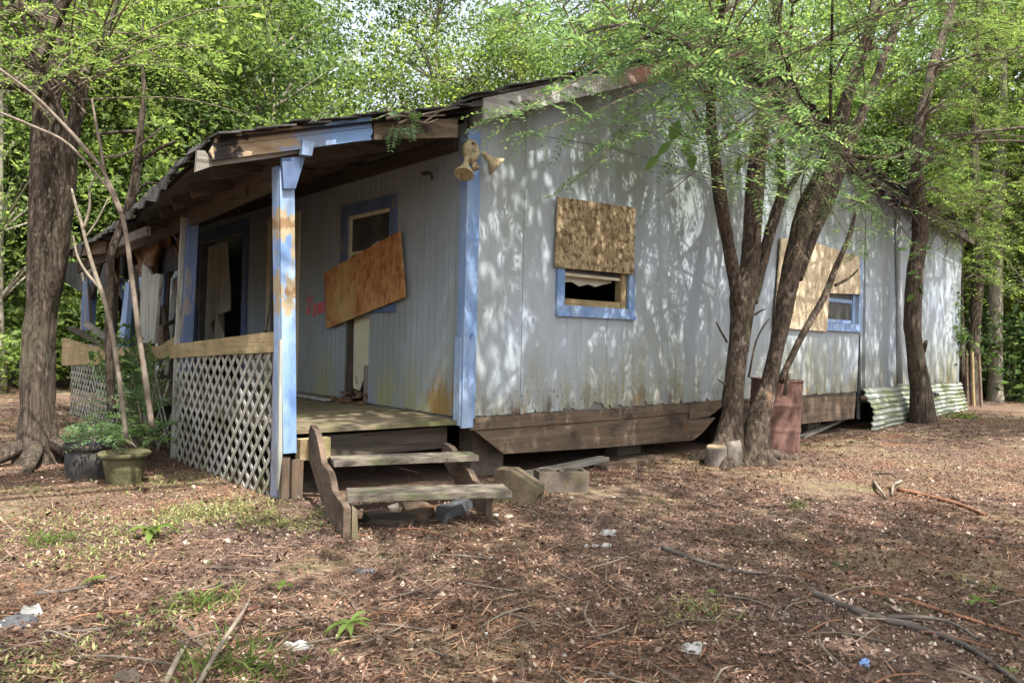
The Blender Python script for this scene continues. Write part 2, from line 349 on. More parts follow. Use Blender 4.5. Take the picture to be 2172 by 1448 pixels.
M['stone'] = surf('grey_field_stone', [(0.3, (0.085, 0.07, 0.058)), (0.7, (0.18, 0.155, 0.13))], 7, detail=8, rough=0.95, bump=0.5, bscale=20)
M['cutwood'] = surf('sawn_log_face', [(0.3, (0.15, 0.115, 0.07)), (0.7, (0.25, 0.195, 0.125))], 14, rough=0.9, bump=0.2)
M['bark'] = surf('furrowed_bark', [(0.3, (0.024, 0.018, 0.013)), (0.48, (0.07, 0.052, 0.038)), (0.62, (0.135, 0.103, 0.078)), (0.78, (0.24, 0.19, 0.15))], 17, (2.2, 2.2, 0.22), 10, 0.95, 1.0, 19, dist=0.08,
    layers=[((0.16, 0.16, 0.10), 2.2, (1, 1, 0.5), 0.55, 0.75), ((0.30, 0.27, 0.22), 5, (1, 1, 0.5), 0.60, 0.78)], bstretch=(2.2, 2.2, 0.22))
M['bark_red'] = surf('flaking_red_brown_bark', [(0.3, (0.022, 0.016, 0.012)), (0.46, (0.062, 0.045, 0.033)), (0.6, (0.125, 0.092, 0.067)), (0.75, (0.24, 0.185, 0.14))], 22, (1.4, 1.4, 0.5), 10, 0.95, 1.0, 26, dist=0.06,
    layers=[((0.20, 0.11, 0.06), 5, (1, 1, 0.5), 0.62, 0.72), ((0.26, 0.23, 0.19), 9, (1, 1, 0.6), 0.62, 0.72), ((0.12, 0.13, 0.07), 3, (1, 1, 0.5), 0.58, 0.72)], bstretch=(1.4, 1.4, 0.5))
M['bark_pale'] = surf('pale_forest_bark', [(0.3, (0.12, 0.105, 0.08)), (0.7, (0.28, 0.25, 0.20))], 8, (2, 2, 0.4), 6, 0.95, 0.6, 16)
M['twig'] = surf('dry_twig_bark', [(0.3, (0.075, 0.058, 0.042)), (0.7, (0.19, 0.155, 0.12))], 12, rough=0.95, bump=0.3)
M['twig_pale'] = surf('pale_dead_wood', [(0.3, (0.12, 0.10, 0.075)), (0.7, (0.24, 0.20, 0.155))], 12, rough=0.95, bump=0.3)
M['twig_dark'] = surf('damp_dark_branch_bark', [(0.3, (0.05, 0.042, 0.036)), (0.7, (0.13, 0.11, 0.095))], 12, rough=0.9, bump=0.3)
M['twig_red'] = surf('rusty_red_root_bark', [(0.3, (0.13, 0.06, 0.034)), (0.7, (0.25, 0.125, 0.07))], 12, rough=0.95, bump=0.3)
M['black_metal'] = surf('black_iron', [(0.3, (0.02, 0.02, 0.02)), (0.7, (0.05, 0.045, 0.04))], 10, rough=0.6, bump=0.1)
M['galv'] = surf('mossy_corrugated_sheet', [(0.3, (0.25, 0.27, 0.235)), (0.7, (0.36, 0.385, 0.34))], 4, (0.5, 1, 1), 7, 0.6, 0.1, 30, layers=[((0.17, 0.195, 0.10), 3, (0.6, 1, 2), 0.45, 0.65), ((0.12, 0.13, 0.07), 4, (0.4, 1, 3), 0.52, 0.64)])
M['pipe'] = surf('grey_conduit_paint', [(0.3, (0.36, 0.38, 0.38)), (0.7, (0.46, 0.48, 0.49))], 5, rough=0.5, bump=0.05)
M['red_spray'] = surf('red_spray_paint', [(0.3, (0.42, 0.07, 0.085)), (0.7, (0.55, 0.13, 0.14))], 8, rough=0.6, bump=0)
M['pot_moss'] = surf('mossy_pot_clay', [(0.3, (0.042, 0.04, 0.02)), (0.7, (0.10, 0.092, 0.045))], 8, rough=0.95, bump=0.4, layers=[((0.15, 0.145, 0.08), 7, (1, 1, 1), 0.55, 0.7)])
M['pot_black'] = surf('grey_black_pot_plastic', [(0.3, (0.018, 0.018, 0.018)), (0.7, (0.045, 0.043, 0.040))], 6, rough=0.85, bump=0.15, layers=[((0.11, 0.085, 0.06), 5, (1, 1, 1), 0.52, 0.7), ((0.13, 0.10, 0.075), 8, (1, 1, 1), 0.42, 0.6, 0.10, 0.0)])
M['paper'] = surf('white_scrap', [(0.3, (0.27, 0.26, 0.235)), (0.7, (0.48, 0.47, 0.44))], 14, rough=0.85, bump=0.5, layers=[((0.18, 0.14, 0.10), 16, (1, 1, 1), 0.55, 0.68)])
M['bluescrap'] = surf('blue_scrap', [(0.3, (0.12, 0.22, 0.5)), (0.7, (0.2, 0.33, 0.6))], 12, rough=0.5, bump=0.1)
M['greyscrap'] = surf('grey_plastic_scrap', [(0.3, (0.04, 0.041, 0.045)), (0.7, (0.12, 0.122, 0.13))], 12, rough=0.4, bump=0.2)
def osb(name, a, b, c, sc=26, lay=()):
    m, N, K, B = new_mat(name); tc = N.new('ShaderNodeTexCoord'); mp = N.new('ShaderNodeMapping'); mp.inputs['Scale'].default_value = (1, 1, 0.45)
    K.new(tc.outputs['Object'], mp.inputs['Vector'])
    v = N.new('ShaderNodeTexVoronoi'); v.inputs['Scale'].default_value = sc; v.inputs['Randomness'].default_value = 1; K.new(mp.outputs[0], v.inputs['Vector'])
    sp = N.new('ShaderNodeSeparateColor'); K.new(v.outputs['Color'], sp.inputs[0])
    n = N.new('ShaderNodeTexNoise'); n.inputs['Scale'].default_value = 5; n.inputs['Detail'].default_value = 8; K.new(tc.outputs['Object'], n.inputs['Vector'])
    ad = N.new('ShaderNodeMath'); ad.operation = 'MULTIPLY_ADD'; K.new(sp.outputs[0], ad.inputs[0]); ad.inputs[1].default_value = 0.45; K.new(n.outputs['Fac'], ad.inputs[2])
    r = ramp(N, [(0.35, a), (0.65, b), (0.95, c)]); K.new(ad.outputs[0], r.inputs['Fac']); col = r.outputs[0]
    for cc, s2, lo, hi in lay:
        n2 = N.new('ShaderNodeTexNoise'); n2.inputs['Scale'].default_value = s2; n2.inputs['Detail'].default_value = 9; n2.inputs['Roughness'].default_value = 0.7; K.new(tc.outputs['Object'], n2.inputs['Vector'])
        mr = N.new('ShaderNodeMapRange'); mr.inputs['From Min'].default_value = lo; mr.inputs['From Max'].default_value = hi; K.new(n2.outputs['Fac'], mr.inputs['Value'])
        mx = N.new('ShaderNodeMix'); mx.data_type = 'RGBA'; K.new(mr.outputs[0], mx.inputs[0]); K.new(col, mx.inputs[6]); mx.inputs[7].default_value = (*cc, 1); col = mx.outputs[2]
    K.new(col, B.inputs['Base Color']); B.inputs['Roughness'].default_value = 0.9; B.inputs['Specular IOR Level'].default_value = 0.15
    bp = N.new('ShaderNodeBump'); bp.inputs['Strength'].default_value = 0.25; bp.inputs['Distance'].default_value = 0.01; K.new(ad.outputs[0], bp.inputs['Height']); K.new(bp.outputs[0], B.inputs['Normal'])
    return m
M['osb'] = osb('orange_strand_board', (0.19, 0.08, 0.03), (0.31, 0.145, 0.055), (0.40, 0.21, 0.09), 26, [((0.40, 0.30, 0.12), 1.1, 0.5, 0.65), ((0.10, 0.045, 0.02), 3.2, 0.62, 0.72)])
M['ply'] = osb('mottled_brown_board', (0.15, 0.105, 0.058), (0.25, 0.185, 0.108), (0.38, 0.30, 0.19), 40, [((0.10, 0.07, 0.04), 14, 0.50, 0.58), ((0.50, 0.40, 0.26), 2.5, 0.60, 0.72)])
M['ply_pale'] = osb('pale_mottled_board', (0.28, 0.21, 0.13), (0.40, 0.32, 0.21), (0.50, 0.42, 0.30), 34, [((0.20, 0.15, 0.09), 10, 0.56, 0.64)])
def glass_mat():
    m, N, K, B = new_mat('dusty_pane'); B.inputs['Base Color'].default_value = (0.05, 0.05, 0.05, 1); B.inputs['Roughness'].default_value = 0.3; B.inputs['Specular IOR Level'].default_value = 0.35
    tc = N.new('ShaderNodeTexCoord'); n = N.new('ShaderNodeTexNoise'); n.inputs['Scale'].default_value = 6; n.inputs['Detail'].default_value = 8; K.new(tc.outputs['Object'], n.inputs['Vector'])
    r = ramp(N, [(0.35, (0.025, 0.025, 0.023)), (0.7, (0.085, 0.082, 0.075))]); K.new(n.outputs['Fac'], r.inputs['Fac']); K.new(r.outputs[0], B.inputs['Base Color']); return m
M['glass'] = glass_mat()
GR = [(0.0, (0.055, 0.085, 0.030)), (0.35, (0.09, 0.135, 0.042)), (0.7, (0.125, 0.18, 0.056)), (1.0, (0.19, 0.245, 0.085))]
M['leaf_mid'] = leaf_mat('mid_green_leaves', GR, 0.58)
M['leaf_dark'] = leaf_mat('deep_green_leaves', [(0, (0.042, 0.072, 0.030)), (0.5, (0.07, 0.115, 0.045)), (1, (0.11, 0.165, 0.065))], 0.58)
M['leaf_lime'] = leaf_mat('yellow_green_leaves', [(0, (0.09, 0.135, 0.032)), (0.5, (0.145, 0.195, 0.048)), (1, (0.22, 0.265, 0.08))], 0.6)
M['leaf_spray'] = leaf_mat('feathery_leaflets', [(0, (0.065, 0.115, 0.055)), (0.6, (0.105, 0.17, 0.08)), (0.9, (0.15, 0.22, 0.10)), (1, (0.22, 0.29, 0.10))], 0.5, obj_var=0.1)
M['leaf_big'] = leaf_mat('broad_leaves', [(0, (0.08, 0.15, 0.05)), (1, (0.15, 0.23, 0.08))], 0.5)
M['leaf_weed'] = leaf_mat('weed_leaves', [(0, (0.06, 0.10, 0.025)), (0.55, (0.115, 0.17, 0.04)), (0.85, (0.19, 0.245, 0.07)), (1, (0.33, 0.29, 0.15))], 0.4)
M['leaf_blue'] = leaf_mat('bluish_fern_leaves', [(0, (0.05, 0.10, 0.045)), (1, (0.11, 0.17, 0.08))], 0.4)
M['grass'] = leaf_mat('pale_grass_blades', [(0, (0.10, 0.13, 0.04)), (0.5, (0.17, 0.19, 0.07)), (1, (0.32, 0.28, 0.15))], 0.3)
M['litter'] = leaf_mat('brown_leaf_litter', [(0, (0.04, 0.026, 0.020)), (0.3, (0.078, 0.045, 0.031)), (0.6, (0.13, 0.076, 0.053)), (0.85, (0.20, 0.128, 0.092)), (0.96, (0.32, 0.245, 0.19)), (1, (0.44, 0.37, 0.30))], 0, rough=0.9, patch=0.38)
M['straw'] = leaf_mat('pine_straw_needles', [(0, (0.07, 0.038, 0.024)), (0.6, (0.18, 0.10, 0.06)), (1, (0.31, 0.205, 0.13))], 0, rough=0.85)

def ground_mat():
    m, N, K, B = new_mat('leaf_litter_soil'); tc = N.new('ShaderNodeTexCoord')
    def nz(sc, det=8, ro=0.65):
        t = N.new('ShaderNodeTexNoise'); t.inputs['Scale'].default_value = sc; t.inputs['Detail'].default_value = det; t.inputs['Roughness'].default_value = ro; K.new(tc.outputs['Object'], t.inputs['Vector']); return t
    a = nz(28); r = ramp(N, [(0.3, (0.05, 0.033, 0.025)), (0.5, (0.12, 0.078, 0.058)), (0.68, (0.21, 0.145, 0.11)), (0.8, (0.31, 0.23, 0.175))]); K.new(a.outputs['Fac'], r.inputs['Fac']); col = r.outputs[0]
    for c, sc, lo, hi, amt in (((0.28, 0.235, 0.14), 0.55, 0.50, 0.66, 0.6), ((0.20, 0.085, 0.045), 0.9, 0.54, 0.68, 0.6), ((0.05, 0.042, 0.038), 0.7, 0.58, 0.7, 0.6), ((0.13, 0.15, 0.05), 1.5, 0.56, 0.70, 0.45)):
        t = nz(sc, 10, 0.7); mr = N.new('ShaderNodeMapRange'); mr.inputs['From Min'].default_value = lo; mr.inputs['From Max'].default_value = hi; mr.inputs['To Max'].default_value = amt; K.new(t.outputs['Fac'], mr.inputs['Value'])
        mx = N.new('ShaderNodeMix'); mx.data_type = 'RGBA'; K.new(mr.outputs[0], mx.inputs[0]); K.new(col, mx.inputs[6]); mx.inputs[7].default_value = (*c, 1); col = mx.outputs[2]
    K.new(col, B.inputs['Base Color']); B.inputs['Roughness'].default_value = 1.0; B.inputs['Specular IOR Level'].default_value = 0.1
    bp = N.new('ShaderNodeBump'); bp.inputs['Strength'].default_value = 0.9; bp.inputs['Distance'].default_value = 0.03; b = nz(45); K.new(b.outputs['Fac'], bp.inputs['Height']); K.new(bp.outputs[0], B.inputs['Normal'])
    return m
M['ground'] = ground_mat()

# ------------------------------------------------------------------ ground
def build_ground():
    xs = np.concatenate([np.linspace(-200, -14, 14), np.arange(-12, 16, 0.16), np.linspace(18, 220, 14)])
    ys = np.concatenate([np.linspace(-160, -10, 10), np.arange(-8, 14, 0.16), np.linspace(16, 240, 16)])
    mb = MB(); nx, ny = len(xs), len(ys)
    for x in xs:
        for y in ys: mb.v.append((x, y, gz(x, y)))
    for i in range(nx - 1):
        for j in range(ny - 1):
            a = i * ny + j; mb.f.append((a, a + ny, a + ny + 1, a + 1)); mb.m.append(0)
    o = mb.build('ground', M['ground'], shade=True); tag(o, kind='structure')
build_ground()

# ------------------------------------------------------------------ the house
HOUSE = thing('derelict_house', (0, 0, 0), 'derelict grey-blue timber house with sagging porch and boarded windows under the trees', 'house')
_a, _b = PY(990, 263, -0.22), PY(1400, 166, -0.22)
M1 = (_b.z - _a.z) / (_b.x - _a.x)
PEAK_X = 4.05
def zroof(x):
    """underside of the roof boards over the gable wall"""
    if x < PEAK_X: return _a.z + M1 * (x - _a.x) + 0.10
    zp = _a.z + M1 * (PEAK_X - _a.x) + 0.10
    if x < 7.35: return zp + (3.86 - zp) * (x - PEAK_X) / (7.35 - PEAK_X)
    return 3.86 + (3.34 - 3.86) * (x - 7.35) / (12.1 - 7.35)
H_Y1 = 9.4                                         # back of the house
H_X1 = 12.08
def nfun(s, k=1.0): return mnoise.noise(Vector((s * k, 3.1, 7.7)))

def siding_panel(axis, u0, u1, ztop, zbot, holes, mat, parent, groove=0.102, phase=0.0, out=0.016, bulge=None, gd=0.006, gw=0.004):
    mb = MB(); cuts = {u0, u1}
    g = math.ceil((u0 - phase) / groove) * groove + phase; gs = []
    while g < u1 - 0.012:
        if g > u0 + 0.012: gs.append(g); cuts |= {g - gw, g + gw}
        g += groove
    for h in holes:
        for e in h[:2]:
            if u0 < e < u1: cuts.add(e)
    k = u0 + 0.035
    while k < u1: cuts.add(k); k += 0.035
    cuts = sorted(cuts)
    for a, b in zip(cuts, cuts[1:]):
        if b - a < 1e-4: continue
        mid = (a + b) / 2; o = out - gd if any(abs(mid - q) < gw * 0.98 for q in gs) else out
        spans = [(zbot(a), zbot(b), ztop(a), ztop(b))]
        for h in holes:
            if h[0] - 1e-6 <= mid <= h[1] + 1e-6:
                new = []
                for s in spans:
                    if h[3] <= min(s[0], s[1]) or h[2] >= max(s[2], s[3]): new.append(s); continue
                    if h[2] > min(s[0], s[1]) and h[2] < max(s[2], s[3]): new.append((s[0], s[1], h[2], h[2]))
                    elif h[2] <= min(s[0], s[1]): pass
                    else: new.append(s); continue
                    if h[3] < max(s[2], s[3]): new.append((h[3], h[3], s[2], s[3]))
                spans = new
        for s in spans:
            oa = ob = o
            if axis == 0:
                ba = bulge(a) if bulge else 0; bb = bulge(b) if bulge else 0
                P = [(a, -o - ba, s[0]), (b, -o - bb, s[1]), (b, -bb * 0, s[1]), (a, 0, s[0]), (a, -o, s[2]), (b, -o, s[3]), (b, 0, s[3]), (a, 0, s[2])]
            else:
                P = [(-o, b, s[1]), (-o, a, s[0]), (0, a, s[0]), (0, b, s[1]), (-o, b, s[3]), (-o, a, s[2]), (0, a, s[2]), (0, b, s[3])]
            mb.hexa(P)
    return mb.build('siding_panel', mat, parent)

W1 = (1.20, 2.19, 1.54, 2.46); W2 = (5.71, 7.65, 1.54, 2.44)
PW = (1.24, 2.14, 1.56, 2.51); DOOR = (3.42, 4.20, 0.3, 2.62); BIG = (5.12, 6.98, 0.3, 2.60); GAP = (1.64, 2.17, 0.3, 1.40)
def gbot(u):
    j = 0.494 + 0.012 * nfun(u, 9) + 0.014 * nfun(u, 23)
    r = nfun(u, 31)
    if r > 0.28: j += 0.16 * (r - 0.28)
    if 1.66 < u < 1.80: j += 0.06
    return j
seams = [0.03, 0.67] + [0.67 + 1.2 * k for k in range(1, 9)] + [H_X1]
for k in range(len(seams) - 1):
    a, b = seams[k] + 0.003, seams[k + 1] - 0.003
    bul = None
    if k == 7: bul = lambda u, a=a: 0.06 * max(0, 1 - abs(u - a) / 0.3)
    siding_panel(0, a, b, lambda u: zroof(u) + 0.03, gbot, [W1, W2], M['siding'], HOUSE, groove=0.2033, phase=0.67, bulge=bul, gd=0.0012, gw=0.0016)
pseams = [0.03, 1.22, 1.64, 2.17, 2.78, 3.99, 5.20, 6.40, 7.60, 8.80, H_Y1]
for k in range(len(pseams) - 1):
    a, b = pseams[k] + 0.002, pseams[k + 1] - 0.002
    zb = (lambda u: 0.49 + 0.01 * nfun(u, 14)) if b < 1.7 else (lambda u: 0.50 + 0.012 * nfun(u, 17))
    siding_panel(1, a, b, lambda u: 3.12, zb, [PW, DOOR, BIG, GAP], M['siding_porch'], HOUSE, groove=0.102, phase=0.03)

def core(axis, u0, u1, ztop, holes, off, t, name, mat):
    mb = MB(); cuts = sorted({u0, u1, *[e for h in holes for e in h[:2] if u0 < e < u1], *([PEAK_X, 7.35] if axis == 0 else [])})
    for a, b in zip(cuts, cuts[1:]):
        spans = [(0.42, 0.42, ztop(a), ztop(b))]
        for h in holes:
            if h[0] - 1e-6 <= (a + b) / 2 <= h[1] + 1e-6:
                new = []
                for s in spans:
                    if h[3] <= s[0]: new.append(s); continue
                    if h[2] >= max(s[2], s[3]): new.append(s); continue
                    if h[2] > s[0]: new.append((s[0], s[1], h[2], h[2]))
                    new.append((h[3], h[3], s[2], s[3]))
                spans = new
        for s in spans:
            if axis == 0: mb.hexa([(a, off, s[0]), (b, off, s[1]), (b, off + t, s[1]), (a, off + t, s[0]), (a, off, s[2]), (b, off, s[3]), (b, off + t, s[3]), (a, off + t, s[2])])
            else: mb.hexa([(off, b, s[1]), (off, a, s[0]), (off + t, a, s[0]), (off + t, b, s[1]), (off, b, s[3]), (off, a, s[2]), (off + t, a, s[2]), (off + t, b, s[3])])
    return mb.build(name, mat, HOUSE)
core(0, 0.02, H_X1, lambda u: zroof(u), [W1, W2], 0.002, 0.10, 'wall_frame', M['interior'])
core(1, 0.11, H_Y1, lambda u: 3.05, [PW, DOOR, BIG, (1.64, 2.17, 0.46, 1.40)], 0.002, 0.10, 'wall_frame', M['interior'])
mb = MB(); mb.box(0.1, H_X1, H_Y1 - 0.1, H_Y1, 0.42, 3.2); mb.box(H_X1 - 0.1, H_X1 - 0.002, 0.12, H_Y1 - 0.11, 0.42, 3.25); mb.build('back_wall', M['siding'], HOUSE)
mb = MB(); mb.box(0.02, H_X1 - 0.12, 0.12, H_Y1 - 0.12, 0.40, 0.46); mb.build('floor_boards', M['brown_x'], HOUSE)
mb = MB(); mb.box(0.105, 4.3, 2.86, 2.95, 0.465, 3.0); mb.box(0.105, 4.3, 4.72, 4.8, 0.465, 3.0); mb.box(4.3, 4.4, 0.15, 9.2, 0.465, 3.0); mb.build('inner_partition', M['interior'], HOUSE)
# room behind the wide doorway: an olive wall with a dark opening
core(1, 4.81, 9.2, lambda u: 3.0, [(PX(510, 600, 1.0).y, PX(458, 600, 1.0).y, 0.3, PX(485, 548, 1.0).z)], 1.0, 0.08, 'inner_partition', M['cream'])

# roof boards and covering
def roof_slab(xa, za, xb, zb, y0, y1, t, name, mat):
    mb = MB(); mb.hexa([(xa, y0, za), (xb, y0, zb), (xb, y1, zb), (xa, y1, za), (xa, y0, za + t), (xb, y0, zb + t), (xb, y1, zb + t), (xa, y1, za + t)]); return mb.build(name, mat, HOUSE)
ZP = zroof(PEAK_X)
for xa, xb in ((-0.12, PEAK_X), (PEAK_X, 7.6), (7.35, 12.12)):
    za, zb = zroof(xa), zroof(xb)
    if xa == PEAK_X: zb = zroof(7.35) + (zroof(7.35) - ZP) / (7.35 - PEAK_X) * 0.25
    if xa == 7.35: za -= 0.05; zb -= 0.05
    roof_slab(xa, za + 0.035, xb, zb + 0.035, -0.20, H_Y1 + 0.25, 0.05, 'roof', M['roofdeck'])
    roof_slab(xa - 0.03, za + 0.09, xb + 0.03, zb + 0.09, -0.235, H_Y1 + 0.3, 0.025, 'roof_covering', M['shingle'])
def shingle_row(pts, y0, y1, step, parent, jit=0.012, hang=0.0):
    """shingle ends along a sloping edge, each its own piece"""
    L = [0]
    for p, q in zip(pts, pts[1:]): L.append(L[-1] + math.dist(p, q))
    n = int(L[-1] / step)
    for i in range(n):
        s = (i + 0.5) / n * L[-1]
        k = max(j for j in range(len(L)) if L[j] <= s); k = min(k, len(pts) - 2)
        t = (s - L[k]) / (L[k + 1] - L[k]); x = pts[k][0] + (pts[k + 1][0] - pts[k][0]) * t; z = pts[k][1] + (pts[k + 1][1] - pts[k][1]) * t
        dx, dz = (pts[k + 1][0] - pts[k][0]), (pts[k + 1][1] - pts[k][1]); q = math.hypot(dx, dz); dx /= q; dz /= q
        w = step * random.uniform(0.55, 0.75); yo = random.uniform(-0.035, 0.03); lift = random.uniform(0.0, jit); dr = random.uniform(0, hang)
        tt = random.uniform(0.008, 0.016)
        mb = MB()
        up = 1 if dz >= 0 else -1
        a = (x - dx * w, z - dz * w + lift + (0.012 if up > 0 else 0)); b = (x + dx * w, z + dz * w + lift + (0 if up > 0 else 0.012))
        mb.hexa([(a[0], y0 + yo, a[1] - dr), (b[0], y0 + yo + random.uniform(-.02, .02), b[1] - dr), (b[0], y1, b[1]), (a[0], y1, a[1]),
                 (a[0], y0 + yo, a[1] + tt - dr), (b[0], y0 + yo, b[1] + tt - dr), (b[0], y1, b[1] + tt), (a[0], y1, a[1] + tt)])
        mb.build('shingle', M['shingle'], parent)
rf = [o for o in HOUSE.children if o.name.startswith('roof_covering')]
shingle_row([(-0.15, zroof(-0.15) + 0.117), (PEAK_X, ZP + 0.117)], -0.26, -0.03, 0.15, rf[0], 0.02)
shingle_row([(PEAK_X, ZP + 0.117), (7.5, zroof(7.35) + 0.06)], -0.26, -0.03, 0.17, rf[1], 0.02)
shingle_row([(7.4, zroof(7.4) + 0.07), (12.15, zroof(12.15) + 0.07)], -0.26, -0.03, 0.2, rf[2], 0.02)
def rake(x0, x1, h, mat, y=-0.225, t=0.028, drop=0.0, frag=0.0):
    z0, z1 = zroof(x0) - 0.10 - drop, zroof(x1) - 0.10 - drop; mb = MB(); n = 10
    def pt(i, top):
        s = i / n; x = x0 + (x1 - x0) * s; z = zroof(x) - 0.10 - drop
        return (x + (frag * nfun(i * 2.3 + top, 1) if i in (0, n) else 0), y, z + (h if top else 0) + (0.006 * nfun(x, 4 + top)))
    bot = [pt(i, 0) for i in range(n + 1)]; top = [pt(i, 1) for i in range(n + 1)]
    for i in range(n):
        a, b, c, d = bot[i], bot[i + 1], top[i + 1], top[i]
        mb.hexa([a, b, (b[0], y + t, b[2]), (a[0], y + t, a[2]), d, c, (c[0], y + t, c[2]), (d[0], y + t, d[2])])
    return mb.build('rake_board', mat, HOUSE)
rake(-0.02, 2.38, 0.19, M['rake_grey'], frag=0.05)
rake(2.40, PEAK_X, 0.17, M['rake_grey'], drop=-0.02)
rake(PEAK_X, 7.4, 0.15, M['char_x'])
rake(7.42, 12.12, 0.12, M['char_x'], drop=0.03)

# corner boards
mb = MB(); mb.box(-0.036, 0.105, -0.045, -0.018, 0.44, 3.05); mb.build('corner_board', M['blue'], HOUSE)
mb = MB(); mb.box(-0.036, -0.018, -0.0165, 0.06, 0.46, 3.03); mb.build('corner_board', M['blue'], HOUSE)
mb = MB(); n = 5
mb.plate([(-0.06, -0.075, 0.40), (0.065, -0.075, 0.40), (0.065, -0.075, 1.20), (0.045, -0.075, 1.245), (0.012, -0.075, 1.17), (-0.018, -0.075, 1.235), (-0.06, -0.075, 1.215)], (0, 0.028, 0)); mb.build('corner_board', M['blue'], HOUSE)
mb = MB(); mb.box(-0.075, -0.047, -0.046, 0.04, 0.42, 1.20); mb.build('corner_board', M['blue'], HOUSE)
# ragged sill timbers and hanging skirt board under the gable wall
def board_y(pts, y, t, name, mat, parent=HOUSE): mb = MB(); mb.plate([(p[0], y, p[1]) for p in pts], (0, t, 0)); return mb.build(name, mat, parent)
board_y([(0.05, 0.37), (1.9, 0.365), (3.3, 0.375), (3.3, 0.483), (2.0, 0.478), (0.9, 0.482), (0.05, 0.475)], -0.045, 0.05, 'sill_beam', M['brown_x'])
board_y([(3.305, 0.30), (3.70, 0.31), (3.93, 0.40), (4.02, 0.47), (4.02, 0.50), (3.305, 0.485)], -0.055, 0.055, 'sill_beam', M['brown_x'])
board_y([(0.12, 0.362), (0.47, 0.125), (1.9, 0.075), (3.42, 0.04), (3.62, 0.12), (3.88, 0.29), (3.30, 0.295), (3.30, 0.368), (1.9, 0.36)], -0.030, 0.03, 'skirt_board', M['brown_x'])
board_y([(4.05, 0.10), (7.62, 0.08), (7.66, 0.43), (6.5, 0.45), (4.05, 0.44)], -0.028, 0.03, 'skirt_board', M['brown_x'])
board_y([(4.05, 0.445), (5.4, 0.455), (7.64, 0.44), (7.64, 0.50), (4.05, 0.50)], -0.01, 0.03, 'sill_beam', M['char_x'])
for x in (0.5, 2.6, 4.7, 6.9, 9.5, 11.6):
    for yy in (0.35, 4.5, 8.8):
        mb = MB(); g = gz(x, yy) - 0.08
        mb.box(x - 0.2, x + 0.2, yy - 0.1, yy + 0.1, g, (g + 0.398) / 2 - 0.002); mb.box(x - 0.195, x + 0.2, yy - 0.105, yy + 0.1, (g + 0.398) / 2, 0.398); mb.build('pier', M['concrete'], HOUSE)
# dark strip painted as the shade inside a sprung panel joint at the third window
board_y([(7.70, 0.08), (7.80, 0.05), (7.82, 0.52), (7.745, 1.40), (7.715, 0.5)], -0.034, 0.012, 'dark_gap_strip', M['dark'])

# windows
def window_y(x0, x1, z0, z1, fw, mat, y=-0.016):
    """casing on the gable wall; inner parts are added by the caller"""
    mb = MB(); d0, d1 = y - 0.03, y
    mb.box(x0, x1, d0, d1, z0, z0 + fw); mb.box(x0, x1, d0, d1, z1 - fw, z1)
    mb.box(x0, x0 + fw, d0, d1, z0 + fw, z1 - fw); mb.box(x1 - fw, x1, d0, d1, z0 + fw, z1 - fw)
    mb.box(x0 - 0.012, x1 + 0.012, d0 - 0.018, d0 + 0.004, z0 - 0.012, z0 + 0.022)
    return mb.build('window', mat, HOUSE)
w = window_y(1.105, 2.285, 1.445, 2.57, 0.10, M['blue'])
mb = MB(); mb.box(1.207, 1.232, 0.0, 0.09, 1.545, 2.455); mb.build('jamb', M['tan_z'], w); mb = MB(); mb.box(2.11, 2.183, 0.0, 0.09, 1.545, 2.455); mb.build('jamb', M['tan_z'], w)
mb = MB(); mb.box(1.233, 2.109, 0.015, 0.05, 1.548, 1.615); mb.build('sash_rail', M['tan_x'], w)
mb = MB(); mb.box(1.233, 2.109, 0.02, 0.045, 1.845, 1.875); mb.build('sash_rail', M['cream_trim'], w)
mb = MB(); mb.box(1.233, 2.109, 0.03, 0.034, 1.876, 2.455); mb.build('pane', M['glass'], w)
mb = MB(); mb.plate([(1.24, 0.13, 1.9), (2.1, 0.13, 1.9), (2.1, 0.13, 1.83), (1.95, 0.13, 1.80), (1.85, 0.14, 1.77), (1.72, 0.13, 1.79), (1.60, 0.14, 1.76), (1.48, 0.13, 1.80), (1.36, 0.14, 1.79), (1.24, 0.13, 1.82)], (0, 0.004, 0)); mb.build('curtain', M['curtain'], w)
w = window_y(5.60, 7.76, 1.435, 2.55, 0.105, M['blue'])
mb = MB(); mb.box(7.55, 7.645, 0.0, 0.09, 1.545, 2.43); mb.build('jamb', M['blue'], w)
mb = MB(); mb.box(6.6, 7.548, 0.015, 0.05, 1.548, 1.60); mb.build('sash_rail', M['blue'], w)
mb = MB(); mb.box(6.6, 7.548, 0.015, 0.05, 1.86, 1.915); mb.build('sash_rail', M['blue'], w)
mb = MB(); mb.box(5.72, 7.548, 0.03, 0.034, 1.601, 1.858); mb.build('pane', M['glass'], w); mb = MB(); mb.box(5.72, 7.548, 0.03, 0.034, 1.917, 2.43); mb.build('pane', M['glass'], w)
for vx in (7.30, 7.42): mb = MB(); mb.box(vx, vx + 0.02, 0.06, 0.075, 1.60, 1.86); mb.build('muntin', M['blue_dull'], w)
# porch window
mb = MB(); x0, x1 = -0.046, -0.016
mb.box(x0, x1, 1.12, 2.26, 1.44, 1.555); mb.box(x0, x1, 1.12, 2.26, 2.515, 2.63); mb.box(x0, x1, 1.12, 1.235, 1.556, 2.514); mb.box(x0, x1, 2.145, 2.26, 1.556, 2.514)
w = mb.build('window', M['blue_dull'], HOUSE)
mb = MB(); mb.box(0.0, 0.05, 1.242, 1.272, 1.56, 2.508); mb.box(0.0, 0.05, 2.108, 2.138, 1.56, 2.508); mb.box(0.0, 0.05, 1.273, 2.107, 2.475, 2.508); mb.build('sash', M['cream_trim'], w)
mb = MB(); mb.box(0.005, 0.045, 1.273, 2.107, 2.08, 2.115); mb.build('sash_rail', M['cream_trim'], w)
mb = MB(); mb.box(0.02, 0.024, 1.273, 2.107, 1.56, 2.079); mb.build('pane', M['glass'], w)
